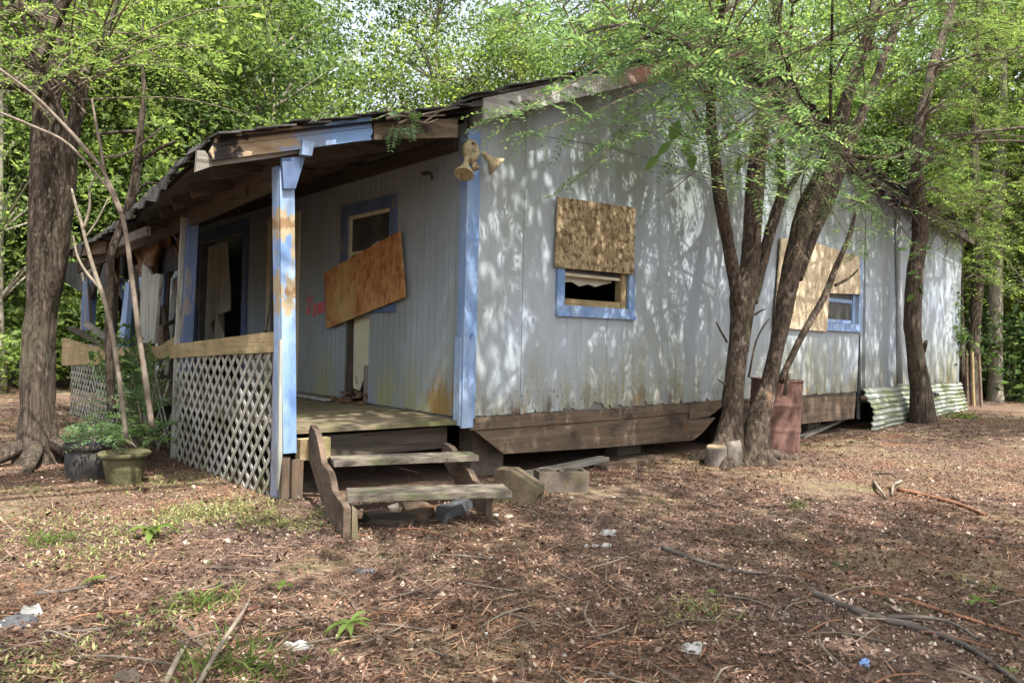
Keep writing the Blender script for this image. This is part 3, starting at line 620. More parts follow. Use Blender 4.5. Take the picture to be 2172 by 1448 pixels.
mb = MB(); mb.box(0.02, 0.024, 1.273, 2.107, 2.116, 2.474); mb.build('pane', M['glass'], w)
mb = MB(); mb.box(-0.004, 0.018, 1.55, 1.575, 1.56, 2.079); mb.build('muntin', M['cream_trim'], w)
mb = MB(); mb.plate([(-0.06, 1.18, 2.08), (-0.06, 1.58, 2.02), (-0.06, 1.55, 2.14), (-0.06, 1.42, 2.18), (-0.06, 1.30, 2.16)], (0.012, 0, 0)); mb.build('torn_flap', M['whitewash'], w)
# hole in the porch wall under the window
mb = MB(); mb.plate([(0.03, 1.645, 0.60), (0.03, 1.645, 1.40), (0.03, 2.05, 1.40), (0.03, 2.04, 0.62), (0.03, 1.9, 0.60), (0.03, 1.82, 0.72), (0.03, 1.74, 0.74)], (0.015, 0, 0)); mb.build('inner_panel', M['cream'], HOUSE)
mb = MB(); mb.box(-0.004, 0.05, 2.07, 2.12, 0.5, 1.4); mb.build('stud', M['char_z'], HOUSE)
mb = MB(); mb.box(-0.006, 0.028, 1.645, 1.75, 0.48, 0.88); mb.build('stud', M['grey_z'], HOUSE)
mb = MB()
for k in range(26):
    y = random.uniform(1.62, 2.12); x = random.uniform(-0.16, 0.03); s = random.uniform(0.02, 0.06); z = 0.475 + random.uniform(0, 0.11) * (1 if x > -0.05 else 0.3)
    mb.beam((x, y - s, z), (x + random.uniform(-.03, .03), y + s, z + random.uniform(-0.02, 0.03)), s, s * 0.6)
o = mb.build('rotted_wood_debris', M['rotmat'], HOUSE); tag(o, kind='stuff')
mb = MB(); mb.beam((-0.22, 2.15, 0.488), (-0.20, 3.05, 0.488), 0.09, 0.018); mb.build('loose_strip', M['paper'], HOUSE)
# door and frame
mb = MB(); mb.box(-0.04, 0.10, 3.335, 3.415, 0.48, 2.63); mb.build('door_jamb', M['cream_trim'], HOUSE)
mb = MB(); mb.box(-0.04, 0.10, 4.205, 4.285, 0.48, 2.63); mb.build('door_jamb', M['cream_trim'], HOUSE)
mb = MB(); mb.box(-0.045, 0.10, 3.335, 4.285, 2.632, 2.71); mb.build('door_head', M['cream_trim'], HOUSE)
c = MB(); c.beam((0.115, 4.16, 0.50 + 1.04), (0.80, 3.98, 0.50 + 1.04), 0.04, 2.08); dr = c.build('door', M['whitewash'], HOUSE)
for k in range(4):
    for q in range(2):
        f0, f1 = 0.14 + 0.38 * q, 0.14 + 0.38 * q + 0.32
        P = lambda f: Vector((0.115 + 0.685 * f, 4.16 - 0.18 * f - 0.024, 0))
        z = 1.1 + k * 0.36
        c = MB(); c.beam(P(f0) + Vector((0, 0, z + .16)), P(f1) + Vector((0, 0, z + .16)), 0.01, 0.3); c.build('pane', M['dark'], dr)
# wide doorway casing
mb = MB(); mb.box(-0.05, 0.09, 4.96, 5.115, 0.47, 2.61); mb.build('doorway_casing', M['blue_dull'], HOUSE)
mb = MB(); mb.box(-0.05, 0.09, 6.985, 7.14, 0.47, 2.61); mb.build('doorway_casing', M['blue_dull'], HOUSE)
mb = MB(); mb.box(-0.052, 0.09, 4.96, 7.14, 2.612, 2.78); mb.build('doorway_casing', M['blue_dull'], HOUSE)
mb = MB(); mb.box(-0.03, 0.01, 5.0, 7.1, 2.90, 3.0); mb.build('wall_ledger', M['blue_dull'], HOUSE)
def curtain(y0, y1, zt, pts, x):
    mb = MB()
    def fn(u, v):
        y = y0 + (y1 - y0) * u; k = u * (len(pts) - 1); i = min(int(k), len(pts) - 2); zb = pts[i] + (pts[i + 1] - pts[i]) * (k - i)
        return (x + 0.05 * math.sin(u * 26 + 2 * v) * (0.5 + v), y + 0.05 * v * math.sin(u * 9), zt + (zb - zt) * v)
    mb.grid(fn, 30, 8); return mb.build('curtain', M['curtain'], HOUSE, shade=True)
curtain(6.2, 7.05, 2.58, [1.55, 1.45, 0.95, 1.2, 1.45, 1.3, 0.8, 0.75, 0.8], 0.14)
# black bracket on the porch wall and loose paint marks
mb = MB(); a = PX(905, 370, -0.02); mb.tube([a, a + Vector((-0.05, 0.0, 0)), a + Vector((-0.06, -0.10, -0.005)), a + Vector((-0.06, -0.16, -0.03)), a + Vector((-0.05, -0.17, -0.08))], [0.014] * 5, 6)
mb.build('hook', M['black_metal'], HOUSE)
mb = MB(); a = PX(940, 365, -0.018); mb.box(-0.028, -0.016, a.y - 0.05, a.y + 0.05, a.z - 0.06, a.z + 0.05); mb.build('hook_plate', M['siding_porch'], HOUSE)
def stroke(name, pts, wdt):
    mb = MB(); q = [PX(p[0], p[1], -0.0185) for p in pts]
    for a, b in zip(q, q[1:]): mb.beam(a, b, 0.004, wdt, up=(-1, 0, 0)) if False else mb.plate([a + Vector((0, 0, wdt / 2)), b + Vector((0, 0, wdt / 2)), b - Vector((0, 0, wdt / 2)), a - Vector((0, 0, wdt / 2))], (-0.003, 0, 0)) if abs(a.y - b.y) > abs(a.z - b.z) else mb.plate([a + Vector((0, wdt / 2, 0)), b + Vector((0, wdt / 2, 0)), b - Vector((0, wdt / 2, 0)), a - Vector((0, wdt / 2, 0))], (-0.003, 0, 0))
    return mb.build(name, M['red_spray'], HOUSE)
stroke('red_paint_mark', [(651, 628), (657, 640), (657, 648)], 0.05); stroke('red_paint_mark', [(664, 627), (657, 640)], 0.05)
stroke('red_paint_mark', [(655, 651), (655, 666)], 0.09); stroke('red_paint_mark', [(667, 642), (667, 672)], 0.06); stroke('red_paint_mark', [(673, 656), (688, 650)], 0.13)

# ------------------------------------------------------------------ porch
EAVE = [PX(450, 318, -2.24), PX(410, 352, -2.24), PX(370, 388, -2.2), PX(330, 425, -2.14), PX(285, 466, -2.0), PX(215, 512, -1.85), PX(140, 540, -1.75)]
def eave(y):
    if y <= EAVE[0].y: return (EAVE[0].x, EAVE[0].z)
    for a, b in zip(EAVE, EAVE[1:]):
        if y <= b.y: t = (y - a.y) / (b.y - a.y); return (a.x + (b.x - a.x) * t, a.z + (b.z - a.z) * t)
    return (EAVE[-1].x, EAVE[-1].z)
PY1 = EAVE[-1].y
Z_IN = PY(972, 240, -0.1).z
def proof(u, y, lift=0.0):
    """porch roof: u 0 at the house, 1 at the eave"""
    ex, ez = eave(y)
    sag = -0.05 * math.sin(PI * u) * smooth(0, 2, y) - 0.12 * math.sin(PI * u) * smooth(3, 5, y) + 0.055 * mnoise.noise(Vector((u * 3, y * 1.6, 0)))
    return Vector((-0.06 + (ex + 0.06) * u, y, Z_IN + (ez - Z_IN) * u + sag * (1 if y > 0 else 0) + lift))
mb = MB(); NU, NV = 14, 40
mb.grid(lambda a, b: proof(a, -0.17 + (PY1 + 0.17) * b, 0.0), NU, NV); mb.grid(lambda a, b: proof(1 - a, -0.17 + (PY1 + 0.17) * b, 0.03), NU, NV)
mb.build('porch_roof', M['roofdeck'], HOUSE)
mb = MB(); mb.grid(lambda a, b: proof(1 - a * 0.99 + 0.02 * nfun(b * 50, 1), -0.21 + (PY1 + 0.2) * b, 0.045), NU, NV); mb.grid(lambda a, b: proof(a * 0.99 + 0.02, -0.21 + (PY1 + 0.2) * b, 0.034), NU, NV)
prc = mb.build('porch_roof_covering', M['shingle'], HOUSE)
shingle_row([(p.x, p.z + 0.05) for p in (proof(1.02, -0.2), proof(0.5, -0.2), proof(0.0, -0.2))], -0.25, -0.02, 0.13, prc, 0.04)
# ragged shingle ends drooping over the eave, each a piece
y = -0.1
while y < PY1 - 0.1:
    wd = random.uniform(0.2, 0.42); ex, ez = eave(y + wd / 2); dp = random.choice([0.01, 0.02, 0.04, 0.09, 0.22]) * random.uniform(0.6, 1.4); o = 0.03
    if random.random() < 0.22: y += wd * 0.6; continue
    mb = MB(); a = proof(0.9, y, 0.05); b = proof(0.9, y + wd, 0.05); c = Vector((ex - 0.06, y + wd, ez + 0.045)); d = Vector((ex - 0.06, y, ez + 0.04))
    e = Vector((ex - 0.09, y + random.uniform(0, 0.05), ez - dp)); g = Vector((ex - 0.09, y + wd - random.uniform(0, 0.06), ez - dp * random.uniform(0.5, 1)))
    t = Vector((0, 0, 0.012)); t2 = Vector((-0.012, 0, 0.004))
    mb.hexa([a, d, c, b, a + t, d + t, c + t, b + t]); mb.hexa([d, e, g, c, d + t2, e + t2, g + t2, c + t2]); mb.build('shingle', M['shingle'], prc); y += wd * random.uniform(0.8, 1.0)
def pboard(pts, y, t, name, mat): return board_y([(p.x, p.z) for p in pts], y, t, name, mat)
G = lambda px, py: PY(px, py, -0.16)
pboard([G(453, 340), G(640, 316), G(752, 300), G(789, 297), G(786, 290), G(791, 280), G(787, 262), G(788, 247), G(700, 259), G(619, 269), G(520, 279), G(462, 286), G(446, 322)], -0.16, 0.035, 'rake_board', M['blue_rake'])
pboard([G(794, 296), G(860, 294), G(972, 291), G(972, 252), G(870, 254), G(794, 252)], -0.155, 0.03, 'rake_board', M['rake_brown'])
pboard([G(420, 362), G(455, 350), G(600, 330), G(640, 322), G(640, 313), G(455, 337), G(440, 318), G(424, 316)], -0.115, 0.035, 'rake_board', M['grey_x'])
for yy in np.arange(0.45, PY1 - 0.4, 0.62):
    mb = MB(); a = proof(0.02, yy, -0.07); b = proof(0.93, yy, -0.06); mb.beam(a, b, 0.04, 0.11); mb.build('rafter', M['char_x'], HOUSE)
mb = MB(); mb.box(-0.06, -0.019, 0.12, 8.9, 2.88, 3.02); mb.build('ledger', M['char_y'], HOUSE)
# post-line beam with its stepped packing
XP = -1.66
hb = PX(400, 468, XP)
mb = MB(); mb.hexa([(XP - 0.02, 0.06, 2.33), (XP + 0.03, 0.06, 2.33), (XP + 0.03, hb.y, hb.z - 0.06), (XP - 0.02, hb.y, hb.z - 0.06), (XP - 0.02, 0.06, 2.47), (XP + 0.03, 0.06, 2.47), (XP + 0.03, hb.y, hb.z + 0.10), (XP - 0.02, hb.y, hb.z + 0.10)]); mb.build('porch_beam', M['char_y'], HOUSE)
mb = MB(); mb.box(XP - 0.04, XP - 0.022, 0.10, 0.75, 2.40, 2.50); mb.box(XP - 0.04, XP - 0.022, 0.76, 1.5, 2.33, 2.47); mb.build('packing_board', M['char_y'], HOUSE)
mb = MB(); mb.beam((XP, hb.y, hb.z), (-1.62, PY1 - 0.2, 2.12), 0.05, 0.14); mb.build('porch_beam', M['char_y'], HOUSE)
# posts
mb = MB(); L0, L1 = PY(601, 962, -0.10), PY(629, 962, -0.10); T0, T1 = PY(594, 335, -0.10), PY(625, 335, -0.10)
mb.hexa([(L0.x, -0.10, L0.z), (L1.x, -0.10, L0.z), (L1.x, -0.065, L0.z), (L0.x, -0.065, L0.z), (T0.x, -0.10, 2.40), (T1.x, -0.10, 2.40), (T1.x, -0.065, 2.40), (T0.x, -0.065, 2.40)])
mb.hexa([(L0.x - 0.002, -0.063, L0.z + 0.05), (L0.x + 0.034, -0.063, L0.z + 0.05), (L0.x + 0.034, 0.04, L0.z + 0.05), (L0.x - 0.002, 0.04, L0.z + 0.05), (T0.x - 0.002, -0.063, 2.42), (T0.x + 0.034, -0.063, 2.42), (T0.x + 0.034, 0.04, 2.42), (T0.x - 0.002, 0.04, 2.42)])
mb.build('porch_post', M['blue_post'], HOUSE)
B = lambda px, py: PY(px, py, -0.135)
mb = MB(); mb.plate([B(602, 400), B(627, 400), B(648, 332), B(598, 335)], (0, 0.034, 0)); mb.build('post_bracket', M['blue_dull'], HOUSE)
mb = MB(); mb.plate([B(634, 330), B(655, 333), B(661, 305), B(636, 298)], (0, -0.05, 0)); mb.build('rafter_end', M['blue'], HOUSE)
p0, p1 = PX(394, 722, XP), PX(404, 462, XP)
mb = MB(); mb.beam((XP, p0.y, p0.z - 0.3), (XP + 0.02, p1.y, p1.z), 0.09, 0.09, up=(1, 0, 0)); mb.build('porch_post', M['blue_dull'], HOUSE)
mb = MB(); mb.beam((XP - 0.06, p0.y + 0.06, p0.z - 0.05), (XP - 0.045, p1.y + 0.05, p1.z), 0.03, 0.05, up=(1, 0, 0)); mb.build('post_strip', M['whitewash'], HOUSE)
mb = MB(); mb.box(XP - 0.035, XP + 0.005, 0.045, 0.17, -0.10, 1.07); mb.build('lattice_stile', M['stile'], HOUSE)
mb = MB(); mb.plate([PY(599, 970, -0.11) , PY(599, 720, -0.11), PY(594, 720, -0.11), PY(590, 1040, -0.11)], (0, 0.03, 0)); mb.build('lattice_stile', M['whitewash'], HOUSE)
for (a, b, zt) in ((595, 613, 968), (617, 642, 975)):
    q0, q1 = PY(a, 1080, -0.08), PY(b, 1080, -0.08); t = PY(a, zt, -0.08)
    g = gz(q0.x, -0.08) - 0.06
    mb = MB(); mb.hexa([(q0.x, -0.09, g), (q1.x - 0.01, -0.09, g), (q1.x - 0.01, -0.05, g), (q0.x, -0.05, g), (q0.x + 0.004, -0.08, t.z), (q1.x, -0.08, t.z - 0.01), (q1.x, -0.04, t.z - 0.01), (q0.x + 0.004, -0.04, t.z)]); mb.build('support_post', M['brown_z'], HOUSE)
mb = MB(); mb.box(-1.55, -1.30, -0.03, 0.05, 0.24, 0.40); mb.build('deck_joist', M['tan_x'], HOUSE)
mb = MB(); mb.box(-1.28, -0.05, 0.16, 0.20, 0.20, 0.39); mb.build('deck_joist', M['char_x'], HOUSE)
for yy in (1.2, 2.4, 3.6, 4.8, 6.0, 7.2): mb = MB(); mb.box(-1.6, -0.03, yy, yy + 0.04, 0.26, 0.395); mb.build('deck_joist', M['char_x'], HOUSE)
# deck planks, fanned a little at the front edge
y = -0.02; k = 0
while y < 8.2:
    wd = 0.135; sk = 0.13 * max(0, 1 - k / 6); mb = MB(); zt = 0.468 + random.uniform(-0.006, 0.006); xr = random.uniform(-0.035, -0.022); dl = -1.60 - random.uniform(0, 0.03)
    mb.hexa([(dl, y + sk, zt - 0.036), (xr, y, zt - 0.036), (xr, y + wd - 0.008, zt - 0.036), (dl, y + wd - 0.008 + sk * 0.85, zt - 0.036), (dl, y + sk, zt - random.uniform(0, 0.006)), (xr, y, zt), (xr, y + wd - 0.008, zt), (dl, y + wd - 0.008 + sk * 0.85, zt - random.uniform(0, 0.006))])
    mb.build('deck_plank', M['moss_x'], HOUSE); y += wd; k += 1
# rail boards
R_ = lambda px, py: PX(px, py, -1.73)
mb = MB(); mb.plate([R_(598, 746), R_(470, 752), R_(330, 762), R_(312, 765), R_(318, 735), R_(340, 733), R_(470, 717), R_(560, 705), R_(598, 702)], (0.045, 0, 0)); mb.build('rail_board', M['tan_y'], HOUSE)
mb = MB(); mb.plate([R_(306, 768), R_(130, 775), R_(132, 716), R_(200, 735), R_(306, 738)], (0.04, 0, 0)); mb.build('rail_board', M['tan_y'], HOUSE)
# lattice: every strip a piece
def lattice(y0, y1, zt, zb, pitch, parent, keep=1.0, x=-1.70, warp=0.0):
    n = 0
    for sgn, lay in ((1, 0.0), (-1, 0.0075)):
        s = y0 - (zt - zb) - 0.2 if sgn > 0 else y0 - 0.05
        e = y1 + 0.1 if sgn > 0 else y1 + (zt - zb) + 0.2
        c = s
        while c < e:
            # z = zb + sgn*(y-c)
            ya, za = (c, zb) ; yb, zb_ = (c + sgn * (zt - zb), zt)
            lo, hi = (ya, yb) if sgn > 0 else (yb, ya)
            a, b = max(lo, y0), min(hi, y1)
            if b - a > 0.05 and random.random() < keep:
                z1, z2 = zb + sgn * (a - c), zb + sgn * (b - c)
                ga = gz(x, a) - 0.03; gb = gz(x, b) - 0.03
                if sgn > 0 and z1 < ga: a += (ga - z1); z1 = ga
                if sgn < 0 and z2 < gb: b -= (gb - z2); z2 = gb
                if b - a > 0.04:
                    mb = MB(); dx = x - lay + random.uniform(-0.0012, 0.0012); w2 = 0.0265
                    wa = warp * random.uniform(-1, 1)
                    mb.plate([(dx + wa, a, z1 + w2), (dx, b, z2 + w2), (dx, b, z2 - w2), (dx + wa, a, z1 - w2)], (-0.006, 0, 0)); mb.build('slat', M['lattice'], parent); n += 1
            c += pitch
    return n
mb = MB(); mb.box(XP - 0.036, XP + 0.0, 0.2, 2.5, 1.0, 1.05); LAT = mb.build('lattice_panel', M['grey_y'], HOUSE)
lattice(0.16, 2.52, 1.055, -0.2, 0.165, LAT)
mb = MB(); mb.box(XP - 0.036, XP, 2.6, 7.0, 0.96, 1.0); LAT2 = mb.build('lattice_panel', M['grey_y'], HOUSE)
lattice(2.62, 3.55, 1.0, -0.1, 0.165, LAT2, 0.6, warp=0.03)
lattice(4.1, 7.4, 0.98, -0.1, 0.165, LAT2, 0.92)
mb = MB(); q = PX(370, 970, -1.70); t = PX(376, 760, -1.70); mb.beam((-1.7, q.y, q.z), (-1.69, t.y, t.z), 0.05, 0.07, up=(1, 0, 0)); mb.build('lattice_stile', M['whitewash'], HOUSE)

rnd0 = random.Random(5)
# collapsed far end of the porch: hanging fibre, felt and leaning boards
D = lambda px, py, x: PX(px, py, x)
mb = MB()
def hang(u, v):
    px = 290 + 105 * u; top = 492 - 28 * u; bot = 560 + 40 * math.sin(u * 7) + 25 * nfun(u, 9)
    p = D(px, top + (bot - top) * v, -1.45 + 0.05 * math.sin(u * 9 + v * 3)); return p + Vector((0.06 * nfun(u * 3 + v * 5, 2), 0, 0))
mb.grid(hang, 14, 8); mb.build('hanging_ceiling_fibre', M['rotmat'], HOUSE, shade=True)
mb = MB(); mb.plate([D(p[0], p[1], -1.38) for p in [(290, 520), (395, 500), (392, 570), (380, 572), (350, 578), (322, 580), (312, 560), (305, 590), (298, 580), (292, 560)]], (0.02, 0, 0)); mb.build('hanging_felt', M['felt'], HOUSE)
mb = MB(); mb.plate([D(p[0], p[1], -1.2) for p in [(385, 580), (366, 592), (362, 640), (360, 665), (380, 665)]], (0.02, 0, 0)); mb.build('leaning_panel', M['whitewash'], HOUSE)
def leaner(pts, x, t, name, mat, axis=0): mb = MB(); mb.plate([D(p[0], p[1], x) for p in pts], (t, 0, 0)); return mb.build(name, mat, HOUSE)
leaner([(296, 726), (327, 728), (340, 582), (331, 580), (322, 583), (312, 565), (303, 560), (298, 600)], -1.56, 0.03, 'leaning_panel', M['whitewash'])
leaner([(248, 745), (262, 745), (274, 600), (266, 598)], -1.50, 0.06, 'leaning_board', M['blue'])
leaner([(262, 745), (270, 745), (280, 600), (274, 600)], -1.44, 0.06, 'leaning_board', M['blue_dull'])
leaner([(170, 700), (188, 700), (194, 592), (176, 596)], -1.4, 0.09, 'porch_post', M['blue_dull'])
leaner([(278, 730), (286, 730), (282, 560), (272, 545)], -1.35, 0.07, 'leaning_board', M['grey_z'])
leaner([(222, 730), (236, 735), (243, 535), (228, 535)], -1.2, 0.08, 'leaning_board', M['char_z'])
leaner([(142, 698), (148, 692), (230, 735), (226, 741)], -1.75, 0.07, 'fallen_board', M['char_y'])
leaner([(176, 690), (180, 680), (235, 722), (230, 730)], -1.6, 0.05, 'fallen_board', M['grey_y'])
leaner([(330, 700), (338, 690), (384, 668), (384, 676), (346, 692), (346, 730), (334, 730)], -1.3, 0.05, 'broken_frame', M['brown_y'])
leaner([(330, 738), (384, 705), (384, 738)], -1.5, 0.03, 'fallen_panel', M['tan_y'])
leaner([(310, 480), (311, 498), (237, 528), (237, 508)], -1.95, 0.04, 'fascia_board', M['grey_y'])
leaner([(150, 545), (225, 536), (226, 512), (205, 508), (152, 530)], -1.8, 0.05, 'fascia_board', M['brown_y'])
leaner([(130, 600), (132, 560), (240, 545), (300, 540), (296, 585), (240, 575), (200, 600)], -0.9, 0.03, 'hanging_felt', M['felt'])

for k in range(16):  # extra boards added to make the porch end darker
    px = rnd0.uniform(150, 372); top = 0.34 * (372 - px) + 500; L_ = rnd0.uniform(40, 150); x_ = rnd0.uniform(-1.5, -0.5); tl = rnd0.uniform(-35, 35)
    mt = M[rnd0.choice(['char_z', 'char_z', 'grey_z', 'brown_z', 'blue_dull'])]; a = D(px, top, x_); b = D(px + tl, min(top + L_, 725), x_ + rnd0.uniform(-.2, .2))
    mb = MB(); mb.beam(a, b, rnd0.choice([0.05, 0.09, 0.14]), 0.03, up=(1, 0, 0.01)); mb.build('added_hanging_board', mt, HOUSE)
yb = PX(383, 600, -0.7).y  # row of boards added as dark backing behind the open porch end
while yb < 8.6:
    wv = rnd0.uniform(0.10, 0.2); tl = rnd0.uniform(-0.22, 0.22); zt = rnd0.uniform(1.7, 2.35); zb = 0.48 if rnd0.random() < 0.75 else rnd0.uniform(0.7, 1.2); xx = -0.7 + rnd0.uniform(-0.2, 0.12)
    mb = MB(); mb.beam((xx, yb, zb), (xx + rnd0.uniform(-.25, .1), yb + tl, zt), wv, 0.022, up=(1, 0, 0.02)); mb.build('dark_backing_board', M[rnd0.choice(['char_z', 'char_z', 'brown_z', 'grey_z', 'blue_dull', 'char_z'])], HOUSE); yb += wv * rnd0.uniform(0.75, 1.25)
leaner([(140, 560), (300, 520), (300, 560), (285, 600), (250, 582), (225, 640), (205, 585), (170, 620), (140, 600)], -1.0, 0.02, 'hanging_felt', M['felt'])  # further dark sheet added to deepen the gloom of the porch end

def curve_(C): return [C[0].lerp(C[0], 0)] + [a.lerp(b, t) for a, b in zip(C, C[1:]) for t in (0.5, 1.0)], [0.0035] * (2 * len(C) - 1)
# ------------------------------------------------------------------ things on the house
mb = MB(); q = [(-0.062, 2.57, 1.905), (-0.062, 2.49, 1.265), (-0.062, 0.865, 1.58), (-0.062, 0.985, 2.235)]
mb.plate(q, (-0.018, 0, 0)); o = mb.build('strand_board', M['osb'], None); tag(o, 'orange strand board hanging crooked over the porch window', 'board')
mb = MB(); Wb = lambda px, py: PY(px, py, -0.052)
mb.plate([Wb(1181, 418), Wb(1347, 441), Wb(1343, 582), Wb(1176, 567)], (0, -0.016, 0)); o = mb.build('window_board', M['ply'], None); tag(o, 'mottled brown square board over the top of the gable window nearest the porch', 'board')
mb = MB(); mb.plate([Wb(1640, 694), Wb(1752, 703), Wb(1757, 622), Wb(1824, 624), Wb(1821, 545), Wb(1728, 515), Wb(1655, 505)], (0, -0.016, 0)); o = mb.build('window_board', M['ply_pale'], None); tag(o, 'pale notched board over the gable window behind the many-stemmed tree', 'board')
# twin floodlight at the top of the corner
FL = thing('floodlight', (-0.0, -0.06, 2.82), 'yellowed twin-cone floodlight on the top of the blue corner post', 'light')
c = PY(999, 322, -0.07)
mb = MB(); mb.lathe(c + Vector((0, 0.02, 0)), (-0.15, -1, 0.02), [(0, 0.082), (0.03, 0.085), (0.05, 0.075), (0.062, 0.05)], 22)
for i, v in enumerate(mb.v): mb.v[i] = (v[0], v[1], c.z + (v[2] - c.z) * 1.28)
mb.build('base_plate', M['plastic'], FL, True)
mb = MB(); e = PY(1003, 305, -0.135); mb.lathe(e, (-0.1, -1, 0), [(0, 0.012), (0.006, 0.012)], 10); mb.build('screw_hole_shade', M['dark'], FL)  # solid dark disc drawn for the shade inside a hole
a, b = PY(991, 333, -0.13), PY(984, 370, -0.19); ax = (b - a); L = ax.length
mb = MB(); mb.lathe(a, ax, [(0, 0.024), (L * 0.35, 0.024), (L * 0.62, 0.040), (L * 0.86, 0.078), (L, 0.086), (L * 1.02, 0.082), (L * 0.95, 0.06)], 20); mb.build('lamp_cone', M['plastic'], FL, True)
a, b = PY(1022, 322, -0.10), PY(1056, 355, -0.17); ax = (b - a); L = ax.length
mb = MB(); mb.lathe(a, ax, [(0, 0.02), (L * 0.45, 0.03), (L * 0.55, 0.036), (L * 0.9, 0.092), (L, 0.096), (L * 1.01, 0.09), (L * 0.92, 0.06)], 20); mb.build('lamp_cone', M['plastic'], FL, True)
mb = MB(); e = PY(1008, 350, -0.14); mb.lathe(e + Vector((0, 0.02, 0.02)), (0.1, -0.5, -1), [(0, 0.02), (0.03, 0.036), (0.06, 0.034), (0.07, 0.02)], 14); mb.build('sensor', M['plastic'], FL, True)
mb = MB(); e = PY(990, 298, -0.1); mb.tube([e, e + Vector((-0.02, 0.0, 0.06)), e + Vector((0.0, 0.02, 0.14)), e + Vector((-0.01, 0.04, 0.24))], [0.006] * 4, 6); mb.build('cord', M['black_metal'], FL)
mb = MB(); cp = [PY(*q, -0.05) for q in ((1115, 283), (1290, 312), (1450, 356), (1560, 388), (1700, 392), (1800, 400))]; P, Q = curve_(cp); mb.tube(P, Q, 5); tag(mb.build('cable', M['black_metal'], None), 'thin dark cable sagging across the upper gable wall', 'cable')
# conduit, skirting sheet
mb = MB(); a, b = PY(1905, 452, -0.055), PY(1909, 812, -0.055); mb.tube([a, (a + b) / 2, b], [0.05] * 3, 12); o = mb.build('conduit_pipe', M['pipe'], None, True); tag(o, 'grey vertical pipe fixed to the gable wall near the slim leaning tree', 'pipe')
SK = MB(); a, b = PY(1836, 815, -0.2), PY(2032, 812, -0.16)
def corr(u, v):
    x = 7.78 + (11.95 - 7.78) * u; zt, zb = 0.56 - 0.02 * nfun(u * 6, 1), gz(x, -0.2) - 0.03
    cv = 0.05 * math.sin(v * PI) * (1 - u)
    z = zt + (zb - zt) * v
    return (x + 0.08 * v - 0.05 * math.sin(v * 9) * (1 if u < 0.01 else 0), -0.10 - 0.12 * v - cv + 0.014 * math.sin(v * 2 * PI * 8), z)
SK.grid(corr, 30, 60)
SK.grid(lambda u, v: Vector(corr(1 - u, v)) + Vector((0, 0.008, 0)), 30, 60)
o = SK.build('corrugated_sheet', M['galv'], None, True); tag(o, 'mossy corrugated metal sheet leaning along the foot of the gable wall', 'metal sheet')
mb = MB(); a = PY(1985, 836, -0.18); mb.box(a.x - 0.06, a.x + 0.1, -0.20, -0.12, a.z - 0.025, a.z + 0.02); h = mb.build('vent_hole_shade', M['dark'], o)  # solid dark box standing in for the shaded opening
# leaning broom handle on the porch
BR = thing('broom', PX(553, 700, -0.35), 'thin broom leaning by the doorway behind the railing', 'broom')
a, b = PX(548, 712, -0.5), PX(579, 605, -0.06); a = Vector((a.x, a.y, 0.48))
mb = MB(); mb.tube([a, a.lerp(b, 0.45), b], [0.011, 0.011, 0.011], 7); mb.build('handle', M['grey_z'], BR)
mb = MB(); mb.tube([a.lerp(b, 0.40), a.lerp(b, 0.56)], [0.017, 0.017], 7); mb.build('grip', M['black_metal'], BR)
mb = MB(); mb.beam(a, a + Vector((0.0, 0.0, 0.10)), 0.24, 0.05, up=(1, 0, 0)); mb.build('brush_head', M['char_z'], BR)

# ------------------------------------------------------------------ steps
ST = thing('wooden_steps', (-1.2, -0.7, 0), 'rotten wooden steps leaning askew against the porch deck', 'steps')
def tread(pl, pr, z, dep, name, lab=None):
    a, b = PZ(*pl, z), PZ(*pr, z); t = (b - a).normalized(); n = Vector((-t.y, t.x, 0)); mb = MB(); k = 8
    for i in range(k):
        p, q = a.lerp(b, i / k), a.lerp(b, (i + 1) / k); e0 = n * (0.006 * nfun(i * 1.7 + z * 9, 1)); e1 = n * (0.006 * nfun((i + 1) * 1.7 + z * 9, 1)); zz = Vector((0, 0, 0.038))
        mb.hexa([p + e0 - zz, q + e1 - zz, q + n * dep - zz, p + n * dep - zz, p + e0, q + e1, q + n * dep, p + n * dep])
    return mb.build(name, M['tread'], ST)
tread((708, 978), (1016, 966), 0.33, 0.24, 'tread'); tread((737, 1052), (1086, 1042), 0.20, 0.27, 'tread')
t = (PZ(1086, 1042, 0.2) - PZ(737, 1052, 0.2)).normalized(); nrm = Vector((-t.y, t.x, 0))
def stringer(foot, head, mat, zs=1.0):
    """notched side board running from the ground up to the deck"""
    f, h = Vector(foot), Vector(head); mb = MB(); e = (h - f); e.z = 0; Lh = e.length; e.normalize(); g = gz(f.x, f.y) - 0.05
    prof = [(0.0, g), (0.0, 0.15), (0.06, 0.165), (0.28, 0.185), (0.33, 0.245), (0.38, 0.285), (0.58, 0.315), (0.65, 0.385), (0.72, 0.45), (0.80, 0.50), (0.95, 0.52), (1.0, 0.46), (0.99, 0.27), (0.55, 0.04), (0.3, g + 0.02), (0.16, g)]
    pts = [Vector((f.x, f.y, 0)) + e * (s * Lh) + Vector((0, 0, (z if z < 0.16 else 0.16 + (z - 0.16) * zs) + 0.008 * nfun(s * 9 + f.x, 3))) for s, z in prof]
    mb.plate(pts, t * 0.042); return mb.build('stringer', mat, ST)
fl = PZ(728, 1130, 0.0)
stringer(fl, (-1.50, -0.06, 0), M['brown_y'])
fr = PZ(1052, 1090, 0.0) - t * 0.04
sd = (Vector((-1.50, -0.06, 0)) - fl); sd.z = 0; stringer(fr + sd * 0.06, fr + sd * 0.80, M['brown_y'], 0.55)
